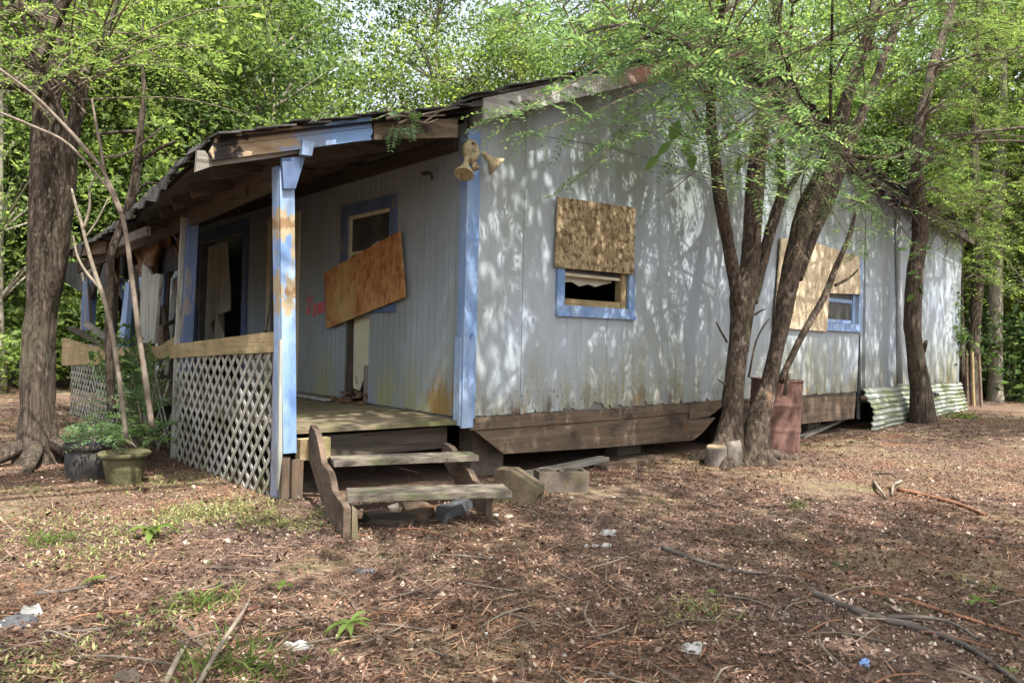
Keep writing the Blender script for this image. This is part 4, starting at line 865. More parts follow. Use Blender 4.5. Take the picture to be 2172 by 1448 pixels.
mb = MB(); q = fl + t * 0.05; mb.hexa([q + Vector((0, 0, -0.1)), q + t * 0.045 + Vector((0, 0, -0.1)), q + t * 0.045 + nrm * 0.1 + Vector((0, 0, -0.1)), q + nrm * 0.1 + Vector((0, 0, -0.1)),
    q + Vector((0, 0, 0.15)), q + t * 0.03 + Vector((0, 0, 0.12)), q + t * 0.03 + nrm * 0.1 + Vector((0, 0, 0.12)), q + nrm * 0.1 + Vector((0, 0, 0.15))]); mb.build('cleat', M['moss_z'], ST)

# rubble under the lowest tread
def junk(name, pts, z, h, mat, label, cat, lump=0.012):
    """an irregular flat piece lying on the ground: outline in the photograph, lifted to real thickness"""
    P = [PZ(px, py, z) for px, py in pts]; c = sum(P, Vector()) / len(P); g = gz(c.x, c.y)
    mb = MB(); n = len(P)
    lo = [Vector((p.x, p.y, g - 0.02)) for p in P]; hi = [Vector((c.x + (p.x - c.x) * 0.9, c.y + (p.y - c.y) * 0.9, g + h + random.uniform(-lump, lump))) for p in P]; top = Vector((c.x, c.y, g + h * 1.15))
    mb.add(lo + hi + [top], [(i, (i + 1) % n, (i + 1) % n + n, i + n) for i in range(n)] + [(i + n, (i + 1) % n + n, 2 * n) for i in range(n)] + [tuple(range(n))[::-1]])
    o = mb.build(name, mat, None); return tag(o, label, cat)
junk('rotted_plank', [(765, 1088), (800, 1080), (860, 1086), (892, 1092), (870, 1106), (780, 1100)], 0.0, 0.05, M['char_x'], 'rotted dark plank end lying under the lowest step', 'plank')
junk('plastic_sheet', [(920, 1082), (955, 1060), (1010, 1048), (1018, 1056), (990, 1075), (940, 1094)], 0.02, 0.06, M['greyscrap'], 'crumpled grey plastic sheet under the right end of the lowest step', 'plastic sheet', 0.03)
junk('bark_chunk', [(850, 1068), (900, 1062), (925, 1078), (905, 1090), (860, 1085)], 0.02, 0.07, M['brown_x'], 'tan bark chunk in the middle beneath the lowest step', 'wood chunk', 0.02)
junk('stone', [(820, 1060), (845, 1058), (850, 1068), (825, 1072)], 0.03, 0.05, M['stone'], 'small pinkish stone behind the rotted plank under the steps', 'stone')

# ------------------------------------------------------------------ yard things
def block_between(name, quad, z, h, mat, label, cat, hollow=None):
    P = [PZ(px, py, z) for px, py in quad]; g = min(gz(p.x, p.y) for p in P) - 0.02
    root = None; mb = MB()
    lo = [Vector((p.x, p.y, g)) for p in P]; hi = [Vector((p.x, p.y, g + h)) for p in P]
    mb.hexa(lo + hi); return mb, P, g
# hollow concrete block
def hollow_block(c, ax, L, Wd, H, tilt, mat, label):
    ax = Vector(ax).normalized(); sd = Vector((-ax.y, ax.x, 0)); c = Vector(c); mb = MB(); t = 0.03
    def bx(a0, a1, b0, b1, z0, z1):
        P = [c + ax * a + sd * b + Vector((0, 0, z)) for z in (z0, z1) for a, b in ((a0, b0), (a1, b0), (a1, b1), (a0, b1))]; mb.hexa(P)
    bx(-L / 2, L / 2, -Wd / 2, -Wd / 2 + t, 0, H); bx(-L / 2, L / 2, Wd / 2 - t, Wd / 2, 0, H)
    for s in (-L / 2, -t / 2, L / 2 - t): bx(s, s + t, -Wd / 2 + t + .001, Wd / 2 - t - .001, 0.0, H - 0.002)
    bx(-L / 2 + t, L / 2 - t, -Wd / 2 + t + .002, Wd / 2 - t - .002, 0.002, 0.05)
    return tag(mb.build('concrete_block', mat, None), label, 'block')
a, b = PZ(1140, 1042, -0.03), PZ(1245, 1040, -0.03); cc = (a + b) / 2; axb = (b - a).normalized()
hollow_block((cc.x + 0.07, cc.y + 0.09, gz(cc.x, cc.y) - 0.03), axb, 0.42, 0.2, 0.20, 0, M['concrete'], 'hollow grey-brown concrete block lying beside the steps')
# channel block tipped against the lowest tread
bd = Vector((0.50, -0.866, 0)); wd = Vector((0.866, 0.50, 0)); o0 = PZ(1047, 1052, 0.0); g = gz(o0.x, o0.y); mb = MB()
path = [(0.0, 0.245), (0.13, 0.25), (0.34, 0.135)]
def cpt(s_, z, w): return o0 + bd * s_ + wd * w + Vector((0, 0, g + z))
for (s0, z0), (s1, z1) in zip(path, path[1:]):
    for wa, wb in ((0.0, 0.098), (0.104, 0.205)): mb.hexa([cpt(s0, z0 - 0.06, wa), cpt(s1, z1 - 0.06, wa), cpt(s1, z1 - 0.06, wb), cpt(s0, z0 - 0.06, wb), cpt(s0, z0, wa), cpt(s1, z1, wa), cpt(s1, z1 - 0.006, wb), cpt(s0, z0 - 0.006, wb)])
    for wa, wb in ((0.001, 0.055), (0.150, 0.204)): mb.hexa([cpt(s0 * 0.96, -0.03, wa), cpt(s1 * 0.90, -0.03, wa), cpt(s1 * 0.90, -0.03, wb), cpt(s0 * 0.96, -0.03, wb), cpt(s0, z0 - 0.061, wa), cpt(s1, z1 - 0.061, wa), cpt(s1, z1 - 0.061, wb), cpt(s0, z0 - 0.061, wb)])
mb.hexa([cpt(0.0, -0.02, 0.056), cpt(0.05, -0.02, 0.056), cpt(0.05, -0.02, 0.149), cpt(0.0, -0.02, 0.149), cpt(0.0, 0.184, 0.056), cpt(0.05, 0.184, 0.056), cpt(0.05, 0.184, 0.149), cpt(0.0, 0.184, 0.149)])
o = mb.build('channel_block', M['block_wood'], None); tag(o, 'mossy brown block with a notched end propping the lowest step', 'block')
# grey cap piece on the ground
mb = MB(); mb.lathe(PZ(1519, 988, -0.04) + Vector((0, 0, -0.03)), (-0.10, -0.05, 1), [(0, 0.118), (0.03, 0.12), (0.22, 0.100), (0.232, 0.092)], 18); LG = mb.build('log_stump', M['stone'], None, False); tag(LG, 'short cut log with a pale top by the foot of the many-stemmed tree', 'log')
c0 = PZ(1519, 988, -0.04); mb = MB(); mb.lathe(c0 + Vector((-0.10, -0.05, 1)).normalized() * 0.203, (-0.10, -0.05, 1), [(0, 0.094), (0.005, 0.087)], 18); mb.build('cut_face', M['cutwood'], LG)
def rock(c, rx, ry, rz, seed, mat, label, name='stone'):
    mb = MB(); n0 = 0; nu, nv = 10, 14
    for i in range(nu + 1):
        th = PI * i / nu
        for j in range(nv):
            ph = 2 * PI * j / nv; d = Vector((math.sin(th) * math.cos(ph), math.sin(th) * math.sin(ph), math.cos(th))); k = 1 + 0.35 * mnoise.noise(d * 1.4 + Vector((seed, 0, 0)))
            mb.v.append((c[0] + d.x * rx * k, c[1] + d.y * ry * k, c[2] + d.z * rz * k))
    for i in range(nu):
        for j in range(nv): mb.f.append((i * nv + j, (i + 1) * nv + j, (i + 1) * nv + (j + 1) % nv, i * nv + (j + 1) % nv)); mb.m.append(0)
    return tag(mb.build(name, mat, None, True), label, 'stone')
p = PZ(1556, 992, -0.05); rock((p.x, p.y, gz(p.x, p.y) + 0.12), 0.10, 0.08, 0.17, 2.2, M['stone'], 'upright grey stone leaning on the tree base beside the cut log')
p = PZ(1605, 984, -0.05); rock((p.x, p.y, gz(p.x, p.y) + 0.01), 0.13, 0.09, 0.055, 5.1, M['cutwood'], 'flat tan stone lying against the root of the many-stemmed tree')
def plank_on_ground(a, b, w, h, mat, label, za=-0.03, zb=-0.03, la=0.0, lb=0.0):
    A, Bp = PZ(*a, za), PZ(*b, zb); A.z = gz(A.x, A.y) + h / 2 + la; Bp.z = gz(Bp.x, Bp.y) + h / 2 + lb; mb = MB(); mb.beam(A, Bp, w, h); return tag(mb.build('loose_plank', mat, None), label, 'plank')
plank_on_ground((1085, 1000), (1282, 972), 0.13, 0.045, M['grey_x'], 'long grey plank lying below the skirt board behind the concrete block', lb=0.05)
plank_on_ground((1275, 985), (1395, 965), 0.15, 0.05, M['brown_x'], 'short brown plank lying under the middle of the gable wall')
plank_on_ground((1700, 915), (1835, 882), 0.10, 0.04, M['grey_x'], 'weathered plank propped on the ground between the drum and the corrugated sheet', lb=0.12)
# oil drum
DC = Vector((3.98, -0.72, 0)); DC = PZ(1668, 957, -0.06) + Vector((0.05, 0.2, 0)); dg = gz(DC.x, DC.y) - 0.02
DR = thing('oil_drum', (DC.x, DC.y, dg), 'rusty red-brown oil drum standing between the tree stems and the wall', 'drum')
R = 0.30; pr = [(0, R)]
for hz in np.linspace(0.02, 0.86, 43):
    k = sum(0.011 * math.exp(-((hz - q) / 0.013) ** 2) for q in (0.29, 0.58)); pr.append((hz, R + k - 0.004))
pr += [(0.87, R + 0.006), (0.885, R + 0.006), (0.885, R - 0.01), (0.86, R - 0.012)]
mb = MB(); mb.lathe((DC.x, DC.y, dg), (0.03, -0.02, 1), pr, 36); mb.build('body', M['rust'], DR, True)
# plant pots
def pot(name, c, r0, r1, h, mat, label, rim=0.02):
    g = gz(c[0], c[1]) - 0.02; root = thing(name, (c[0], c[1], g), label, 'plant pot'); cc = Vector((c[0], c[1], g))
    mb = MB(); mb.lathe(cc, (0, 0, 1), [(0, r0 * 0.97), (h * 0.04, r0), (h * 0.5, (r0 + r1) / 2), (h * 0.86, r1 * 0.94)], 28); mb.v = mb.v; mb.build('body', mat, root, True)
    n = 36; mb = MB(); mb.lathe(cc, (0, 0, 1), [(h * 0.85, r1 * 0.97), (h * 0.88, r1 + rim), (h * 0.97, r1 + rim * 1.1), (h, r1 + rim * 0.6), (h * 0.99, r1 - 0.012), (h * 0.75, r1 - 0.025), (h * 0.7, 0.01)], n); mb.build('rim', mat, root, True)
    mb = MB(); mb.lathe(cc, (0, 0, 1), [(h * 0.72, r1 - 0.03), (h * 0.74, r1 * 0.5), (h * 0.74, 0.01)], 20); mb.build('soil', M['dirt'], root)
    return root
p = PZ(250, 1022, -0.03); pot('plant_pot', (p.x + 0.07, p.y + 0.1), 0.125, 0.178, 0.29, M['pot_moss'], 'mossy green-brown clay pot in front of the lattice')
p = PZ(172, 1010, -0.03); pot('plant_pot', (p.x + 0.08, p.y + 0.14), 0.17, 0.185, 0.32, M['pot_black'], 'dull black plastic pot standing left of the mossy pot', 0.008)

# ------------------------------------------------------------------ trees
def stem(pts, name, mat, parent, k=10, lump=0.10, sub=3, extend=None, ridge=0.0):
    """a trunk or limb through (px, py, plane y, radius in px) measured on the photograph"""
    C = []; Rr = []
    for px, py, yy, rp in pts:
        p = PY(px, py, yy); C.append(p); Rr.append(rp * depth(p) / F_PX)
    if extend:
        for dx, dy, dz, rr in extend: C.append(C[-1] + Vector((dx, dy, dz))); Rr.append(rr)
    return limb(C, Rr, name, mat, parent, k, lump, sub, ridge), C, Rr
def curve(C, Rr, sub):
    P = []; Q = []
    n = len(C)
    for i in range(n - 1):
        p0, p1, p2, p3 = C[max(i - 1, 0)], C[i], C[i + 1], C[min(i + 2, n - 1)]
        for s in range(sub):
            t = s / sub
            P.append(0.5 * ((2 * p1) + (p2 - p0) * t + (2 * p0 - 5 * p1 + 4 * p2 - p3) * t * t + (3 * p1 - p0 - 3 * p2 + p3) * t ** 3)); Q.append(Rr[i] + (Rr[i + 1] - Rr[i]) * t)
    P.append(C[-1]); Q.append(Rr[-1]); return P, Q
def limb(C, Rr, name, mat, parent, k=10, lump=0.1, sub=3, ridge=0.0):
    P, Q = curve([Vector(c) for c in C], Rr, sub)
    if mat is M['bark_red']: Q = [q * 0.87 for q in Q]
    mb = MB(); mb.tube(P, Q, k, lump=lump, ridge=ridge); return mb.build(name, mat, parent, True)

def crown_points(n_cl, per, shape, rng, sig=(0.45, 0.45, 0.18)):
    """clumps of leaves: SHAPE gives a clump centre from three randoms"""
    out = []; cl = []
    for i in range(n_cl):
        c = np.array(shape(rng)); cl.append(c)
        s = rng.uniform(0.55, 1.35)
        m = int(per * s * rng.uniform(0.6, 1.3))
        out.append(c + rng.normal(size=(m, 3)) * np.array(sig) * s)
    return np.concatenate(out), cl
def ellipsoid(c, r, inner=0.35):
    def f(rng):
        v = rng.normal(size=3); v /= np.linalg.norm(v); k = (inner ** 3 + (1 - inner ** 3) * rng.random()) ** (1 / 3)
        return (c[0] + v[0] * r[0] * k, c[1] + v[1] * r[1] * k, c[2] + v[2] * r[2] * k)
    return f

class Proto: pass
def make_tree_proto(seed, H, base, rad, n_cl, per, leaf=(0.115, 0.062), tr=0.13, lean=0.05):
    rng = np.random.default_rng(seed); pr = Proto()
    cz = (base + H) / 2
    el = ellipsoid((0, 0, cz), (rad, rad, (H - base) / 2))
    P, cl = crown_points(n_cl, per * 1.65, el, rng, (0.42, 0.42, 0.15))
    pr.crown = quads_mesh('crown', leaf_quads(P, leaf[0], leaf[1], 0.5, rng))
    mb = MB(); pts = []; rr = []
    for i in range(9):
        t = i / 8; pts.append(Vector((lean * H * t * math.sin(seed) + 0.10 * math.sin(t * 6 + seed), lean * H * t * math.cos(seed) + 0.08 * math.sin(t * 5 + 2 * seed), -0.25 + (H * 0.92) * t))); rr.append(tr * (1.35 if i == 0 else 1) * (1 - 0.85 * t))
    P2, Q2 = curve(pts, rr, 2); mb.tube(P2, Q2, 8, lump=0.12)
    for c in cl[::2]:
        c = Vector(c); z0 = max(base * 0.6, c.z - 0.35 * math.hypot(c.x, c.y) - 0.4); k = min(int(z0 / (H * 0.92) * 8), 7)
        a = pts[k].lerp(pts[k + 1], 0.5); m = (a + c) / 2 + Vector((0, 0, 0.15 * rng.random())); mb.tube([a, m, c], [tr * 0.34, tr * 0.2, tr * 0.07], 5, cap=False)
    me = bpy.data.meshes.new('trunk'); me.from_pydata(mb.v, [], mb.f); me.polygons.foreach_set('use_smooth', [True] * len(me.polygons)); me.update(); pr.trunk = me
    return pr
PROTOS = [make_tree_proto(11, 12.5, 2.0, 2.8, 120, 88), make_tree_proto(12, 14.5, 3.0, 3.0, 130, 88), make_tree_proto(13, 10.0, 1.2, 2.6, 115, 88, (0.11, 0.058), 0.09),
          make_tree_proto(14, 13.0, 1.8, 2.4, 120, 95, (0.105, 0.05), 0.11), make_tree_proto(15, 8.0, 0.8, 2.5, 100, 88, (0.13, 0.075), 0.08)]
KINDS = [(M['leaf_mid'], 'mid green'), (M['leaf_dark'], 'deep green'), (M['leaf_lime'], 'yellow green')]
for p in PROTOS: p.trunk.materials.append(M['bark_pale']); 
_crown_cache = {}
def crown_of(pi, ki):
    if (pi, ki) not in _crown_cache:
        me = PROTOS[pi].crown if not any(k[0] == pi for k in _crown_cache) else PROTOS[pi].crown.copy()
        me.materials.clear(); me.materials.append(KINDS[ki][0]); _crown_cache[(pi, ki)] = me
    return _crown_cache[(pi, ki)]
def plant_tree(x, y, pi, ki, sc, rz, label, group=None, dz=0.0):
    r = thing('forest_tree', (x, y, gz(x, y) + dz), label, 'tree', group); r.rotation_euler = (0, 0, rz); r.scale = (sc, sc, sc)
    for nm, me in (('trunk', PROTOS[pi].trunk), ('crown', crown_of(pi, ki))):
        o = bpy.data.objects.new(nm, me); COL.objects.link(o); o.parent = r
    return r
def polar(th, dist):
    a = math.radians(th); v = _d * math.cos(a) + _r * math.sin(a); return CAM.x + v.x * dist, CAM.y + v.y * dist
ZONES = ((120, 'behind the double-trunked tree'), (250, 'behind the bare saplings'), (450, 'left of the porch eave'), (620, 'above the porch eave'), (800, 'above the blue rake board'), (980, 'above the porch roof corner'), (1150, 'above the lower main roof'), (1320, 'above the main roof slope'), (1480, 'behind the upper roof slope'), (1650, 'behind the roof peak'), (1800, 'behind the many-stemmed tree'), (1950, 'behind the slim leaning tree'), (2080, 'past the right house corner'), (9999, 'at the right edge of the yard'))
def px_of(x, y): v = Vector((x - CAM.x, y - CAM.y, 0)); return CX + F_PX * v.dot(_r) / max(v.dot(_d), 0.1)
def zone(x, y): p = px_of(x, y); return next(t for lim, t in ZONES if p < lim)
def tell_apart(things):
    """things that would share a label are told apart by their order in the picture"""
    by = {}
    for o in things: by.setdefault(o['label'], []).append(o)
    od = ['', 'second', 'third', 'fourth', 'fifth', 'sixth', 'seventh', 'eighth', 'ninth']
    for lab, os_ in by.items():
        n = len(os_)
        if n < 2 or n > 10: continue
        os_.sort(key=lambda o: px_of(o.location.x, o.location.y))
        for k, o in enumerate(os_): o['label'] = lab + (', leftmost' if k == 0 else ', rightmost' if k == n - 1 else f', {od[k]} from left')
rnd = random.Random(21)
rings = [(12.0, 3.2, 4.6), (16.5, 3.2, 3.6), (21.0, 3.0, 3.0), (26.0, 2.8, 3.4), (33.0, 2.2, 5.0)]
for ri, (rd, jit, step) in enumerate(rings):
    th = -40.0 + rnd.uniform(0, 2)
    while th < 42:
        d = rd + rnd.uniform(-jit, jit) * 0.6; x, y = polar(th + rnd.uniform(-1, 1), d)
        inside = -4.0 < x < 15.0 and -3.0 < y < 11.8
        skip = (-16.5 < th < -8.5 and ri in (0, 1, 2)) or (-15 < th < -9.5) or (x > 9 and -7 < y < 1.5 and ri < 2)
        if not inside and not skip and not (th > 20 and ri == 0):
            right = th > 14
            ki = rnd.choices([0, 1, 2], [0.55, 0.20, 0.25] if not right else [0.55, 0.15, 0.30])[0]
            side = zone(x, y)
            dd = ('nearest', 'near', 'middle', 'far', 'farthest')[ri]
            plant_tree(x, y, rnd.randrange(5), ki, rnd.uniform(0.85, 1.2), rnd.uniform(0, 6.28), f'{dd} {KINDS[ki][1]} forest tree {side}', 'forest trees around the house')
        th += step * rnd.uniform(0.8, 1.2) * (16.5 / rd if rd > 16.5 else 1)
# undergrowth
def shrub_proto(seed, r, h, n_cl, per, leaf):
    rng = np.random.default_rng(seed); P, cl = crown_points(n_cl, per, ellipsoid((0, 0, h * 0.5), (r, r, h * 0.5), 0.2), rng, (0.28, 0.28, 0.15)); P[:, 2] = np.abs(P[:, 2])
    p = Proto(); p.foliage = quads_mesh('foliage', leaf_quads(P, leaf[0], leaf[1], 0.4, rng)); mb = MB()
    for c in cl[::2]: mb.tube([(0.05 * c[0], 0.05 * c[1], -0.1), (c[0] * 0.5, c[1] * 0.5, c[2] * 0.6), tuple(c)], [0.018, 0.012, 0.004], 5, cap=False)
    me = bpy.data.meshes.new('stems'); me.from_pydata(mb.v, [], mb.f); me.materials.append(M['twig']); p.stems = me; return p
SH = [shrub_proto(31, 1.2, 1.6, 45, 80, (0.12, 0.06)), shrub_proto(32, 1.0, 1.1, 40, 80, (0.10, 0.055)), shrub_proto(33, 1.3, 2.2, 55, 80, (0.15, 0.08))]
_sh = {}
def plant_shrub(x, y, si, ki, sc, label, group=None):
    if (si, ki) not in _sh:
        me = SH[si].foliage.copy(); me.materials.append(KINDS[ki][0]); _sh[(si, ki)] = me
    r = thing('forest_shrub', (x, y, gz(x, y)), label, 'shrub', group); r.scale = (sc, sc, sc); r.rotation_euler = (0, 0, rnd.uniform(0, 6.28))
    for nm, me in (('foliage', _sh[(si, ki)]), ('stems', SH[si].stems)):
        o = bpy.data.objects.new(nm, me); COL.objects.link(o); o.parent = r
n = 0
while n < 60:
    th = rnd.choice([rnd.uniform(-38, -18), rnd.uniform(24, 38)]); d = rnd.uniform(13.5, 34); x, y = polar(th, d)
    if (-4.5 < x < 15.0 and -4.0 < y < 11.5) or (th > 0 and d < 19.5): continue
    ki = rnd.choices([0, 1, 2], [0.5, 0.2, 0.3])[0]; s = ('near' if d < 20 else 'middle' if d < 27 else 'far') + ' ' + zone(x, y)
    plant_shrub(x, y, rnd.randrange(3), ki, rnd.uniform(0.8, 1.5), f'{s.split()[0]} {KINDS[ki][1]} undergrowth shrub {s.split(None, 1)[1]}', 'undergrowth shrubs under the forest trees'); n += 1
tell_apart([o for o in COL.objects if o.parent is None and o.name.startswith(('forest_tree', 'forest_shrub'))])
# the wood beyond, one mass
def far_woods():
    rng = np.random.default_rng(5); N = 900; P = []
    for i in range(N):
        th = rng.uniform(-60, 60); d = rng.uniform(38, 62); x, y = polar(th, d); z = rng.random() ** 1.2 * 11
        P.append(np.array([x, y, z]) + rng.normal(size=(60, 3)) * np.array([1.2, 1.2, 0.7]))
    P = np.concatenate(P); me = quads_mesh('far_woods', leaf_quads(P, 0.42, 0.26, 0.4, rng)); o = link('far_woods', me, M['leaf_lime']); tag(o, 'green mass of far-off woodland behind the forest trees', 'woodland', kind='stuff')
far_woods()

# the many-stemmed tree in front of the gable wall
MT = thing('many_stemmed_tree', (3.2, -0.95, gz(3.2, -0.95)), 'many-stemmed tree with flaking brown bark in front of the gable wall', 'tree')
BR_ = M['bark_red']
MS = {}
def ms(key, pts, ext=None, name='stem', k=12, lump=0.12): MS[key] = stem(pts, name, BR_, MT, 44 if key in 'LABR2C' else k, lump, 14 if key in 'LABR2C' else 4, ext, 0.010 if key in 'LABR2C' else 0)[1:]
Y0 = -0.92
ms('L', [(1540, 985, Y0, 66), (1546, 940, Y0, 40), (1553, 880, Y0, 27), (1558, 810, Y0, 24), (1566, 740, Y0, 25), (1572, 680, Y0, 25), (1577, 630, Y0, 29), (1586, 575, Y0, 25)], name='trunk', k=16)
ms('A', [(1572, 655, Y0, 20), (1556, 580, Y0, 16), (1545, 520, Y0, 15), (1528, 420, Y0 - 0.02, 14), (1513, 310, Y0 - 0.05, 13), (1508, 220, Y0 - 0.1, 11), (1520, 120, Y0 - 0.2, 9), (1530, 30, Y0 - 0.3, 7)], [(0.1, -0.1, 0.8, .03), (0.2, -0.3, 1.2, .015)])
ms('B', [(1582, 640, Y0, 24), (1592, 540, Y0, 23), (1600, 430, Y0, 22), (1608, 330, Y0, 21), (1622, 230, Y0, 17), (1634, 150, Y0, 14), (1646, 70, Y0, 12), (1652, 0, Y0, 11)], [(0.1, -0.1, 1.2, .05), (0.2, -0.4, 1.5, .03), (0, -0.3, 1.4, .01)])
ms('C', [(1594, 640, Y0, 15), (1616, 560, Y0, 13), (1634, 490, Y0, 13), (1655, 425, Y0, 12), (1660, 380, Y0, 9), (1655, 300, Y0, 8), (1668, 190, Y0, 6)], [(0.1, 0.0, 1.0, .012)])
ms('E', [(1657, 425, Y0, 7), (1690, 375, Y0, 6), (1716, 330, Y0, 5), (1740, 250, Y0, 4)])
ms('R', [(1600, 1000, Y0 - 0.2, 60), (1603, 950, Y0 - 0.2, 36), (1610, 885, Y0 - 0.2, 27), (1630, 820, Y0 - 0.2, 19), (1645, 750, Y0 - 0.2, 18), (1658, 685, Y0 - 0.2, 18), (1674, 600, Y0 - 0.2, 22), (1690, 520, Y0 - 0.2, 22), (1716, 440, Y0 - 0.2, 25), (1754, 360, Y0 - 0.22, 26), (1768, 310, Y0 - 0.25, 24), (1792, 220, Y0 - 0.3, 16), (1826, 120, Y0 - 0.35, 13), (1852, 40, Y0 - 0.4, 13), (1866, -20, Y0 - 0.4, 12)], [(0.4, -0.2, 1.0, .07), (0.5, -0.4, 1.3, .04), (0.3, -0.4, 1.3, .015)], 'trunk', 16)
ms('R2', [(1690, 590, Y0 - 0.17, 14), (1724, 500, Y0 - 0.15, 14), (1764, 410, Y0 - 0.12, 15), (1800, 310, Y0 - 0.12, 12), (1838, 220, Y0 - 0.12, 11), (1880, 110, Y0 - 0.12, 10), (1908, 30, Y0 - 0.12, 9), (1922, -20, Y0 - 0.12, 8)], [(0.4, 0.2, 1.0, .04), (0.5, 0.2, 1.2, .012)])
ms('D', [(1655, 810, Y0 - 0.22, 9), (1700, 715, Y0 - 0.3, 8), (1748, 630, Y0 - 0.35, 8), (1772, 570, Y0 - 0.35, 7), (1798, 510, Y0 - 0.35, 6), (1815, 450, Y0 - 0.35, 3)], name='branch', k=8)
ms('stub', [(1664, 838, Y0 - 0.3, 5), (1669, 815, Y0 - 0.32, 6), (1674, 792, Y0 - 0.33, 4)], name='bare_stub', k=8)
ms('D2', [(1772, 605, Y0 - 0.35, 4), (1800, 590, Y0 - 0.38, 3), (1820, 572, Y0 - 0.4, 2)], name='branch', k=6)
for pts in ([(1542, 725, Y0, 3), (1528, 700, Y0 - 0.05, 3), (1519, 683, Y0 - 0.08, 1.5)], [(1600, 668, Y0, 3), (1612, 660, Y0 - 0.05, 2), (1624, 655, Y0 - 0.1, 1)], [(1538, 815, Y0, 3), (1528, 808, Y0 - 0.05, 2), (1520, 802, Y0 - 0.08, 1)],
            [(1588, 800, Y0 - 0.1, 3), (1605, 720, Y0 - 0.12, 2.4), (1632, 675, Y0 - 0.15, 1.5)],
            [(1500, 120, Y0 - .2, 9), (1440, 90, Y0 - .4, 7), (1380, 62, Y0 - .6, 6), (1300, 55, Y0 - .8, 4), (1200, 85, Y0 - 1.0, 2)],
            [(1400, 68, Y0 - .5, 5), (1330, 100, Y0 - .5, 3), (1250, 135, Y0 - .6, 2), (1150, 190, Y0 - .7, 1.5)],
            [(1762, 310, Y0 - .25, 5), (1762, 200, Y0 - .4, 4), (1764, 100, Y0 - .6, 4), (1766, -10, Y0 - .9, 3)],
            [(1766, 165, Y0 - .5, 4), (1800, 100, Y0 - .6, 3.5), (1850, 50, Y0 - .7, 3), (1900, -10, Y0 - .8, 2.5)],
            [(1775, 345, Y0 - .25, 3), (1720, 350, Y0 - .4, 2.2), (1700, 390, Y0 - .45, 2), (1705, 430, Y0 - .45, 1.8), (1745, 460, Y0 - .4, 1.2)],
            [(1775, 310, Y0 - .4, 2), (1740, 270, Y0 - .6, 2), (1690, 190, Y0 - .8, 2), (1640, 60, Y0 - 1.0, 2)],
            [(1770, 300, Y0 - .4, 3), (1800, 350, Y0 - .7, 2.5), (1850, 400, Y0 - .9, 2)],
            [(1840, 220, Y0 - .1, 5), (1920, 160, Y0, 4), (2050, 120, Y0 + .1, 3), (2172, 100, Y0 + .2, 2)],
            [(1808, 330, Y0 - .1, 4), (1900, 330, Y0 - .2, 3.5), (2010, 285, Y0 - .3, 3), (2172, 290, Y0 - .4, 2)]):
    ms(str(pts[0]), pts, name='branch', k=6, lump=0.05)
E0 = PY(1545, 975, Y0)
for dx, dy, l in ((-0.75, -0.25, 1.0), (-0.3, 0.55, .9), (0.9, -0.3, 1.0), (0.2, -0.5, .8)):
    a = Vector((E0.x + 0.1, Y0 - 0.06, gz(E0.x, Y0) + 0.14)); b = a + Vector((dx * 0.6, dy * 0.6, -0.12)); c = a + Vector((dx, dy, -0.25))
    limb([a, b, c], [0.13, 0.08, 0.02], 'root', BR_, MT, 8, 0.2, 4)

def fronds(bases, dirs, rng, L=(0.20, 0.42), pairs=9, lf=(0.055, 0.020)):
    """feathery compound leaves: leaflets in pairs along a stalk"""
    Q = []
    for p, t in zip(bases, dirs):
        t = np.array(t, float); t /= np.linalg.norm(t) + 1e-9; up = np.array([0.25 * rng.normal(), 0.25 * rng.normal(), 1.0]); s = np.cross(t, up); s /= np.linalg.norm(s) + 1e-9; n = np.cross(s, t)
        ln = rng.uniform(*L); k = np.linspace(0.12, 1, pairs)[:, None]; ax = np.array(p) + t * ln * k - np.array([0, 0, 1]) * (ln * 0.28 * k ** 2)
        for sg in (1, -1):
            d = unit(s * sg * 0.9 + t * 0.42 + rng.normal(size=(pairs, 3)) * 0.13); w = unit(np.cross(n + rng.normal(size=(pairs, 3)) * 0.2, d)); sc = (1 - 0.45 * np.abs(k - 0.45) / 0.55) * rng.uniform(0.85, 1.15)
            a = ax; l, wd = lf[0] * sc * 1.15, lf[1] * sc
            Q.append(np.stack([a, a + d * l * 0.45 + w * wd / 2, a + d * l, a + d * l * 0.45 - w * wd / 2], 1))
    return np.concatenate(Q)
def sprays(C, rng, n, start=0.25, side=0.7, **kw):
    """fronds along the polyline C"""
    C = [np.array(c) for c in C]; B, Dr = [], []
    for i in range(n):
        t = start + (1 - start) * (i + rng.random()) / n; f = t * (len(C) - 1); j = min(int(f), len(C) - 2); p = C[j] + (C[j + 1] - C[j]) * (f - j); d = C[j + 1] - C[j]; d = d / (np.linalg.norm(d) + 1e-9)
        s = np.cross(d, [0, 0, 1]); s = s / (np.linalg.norm(s) + 1e-6); sg = 1 if i % 2 else -1
        B.append(p); Dr.append(d * (1 - side * 0.5) + s * sg * side + rng.normal(size=3) * 0.25 + np.array([0, 0, -0.05]))
    return fronds(B, Dr, rng, **kw)
rng = np.random.default_rng(77)
SP = []; twmb = MB()
def twig_spray(pts, n, r0=0.010, start=0.2, **kw):
    C = [PY(a, b, c) for a, b, c in pts]; P, Q = curve(C, list(np.linspace(r0, 0.002, len(C))), 4); twmb.tube(P, Q, 5, cap=False); SP.append(sprays(P, rng, n, start, **kw))
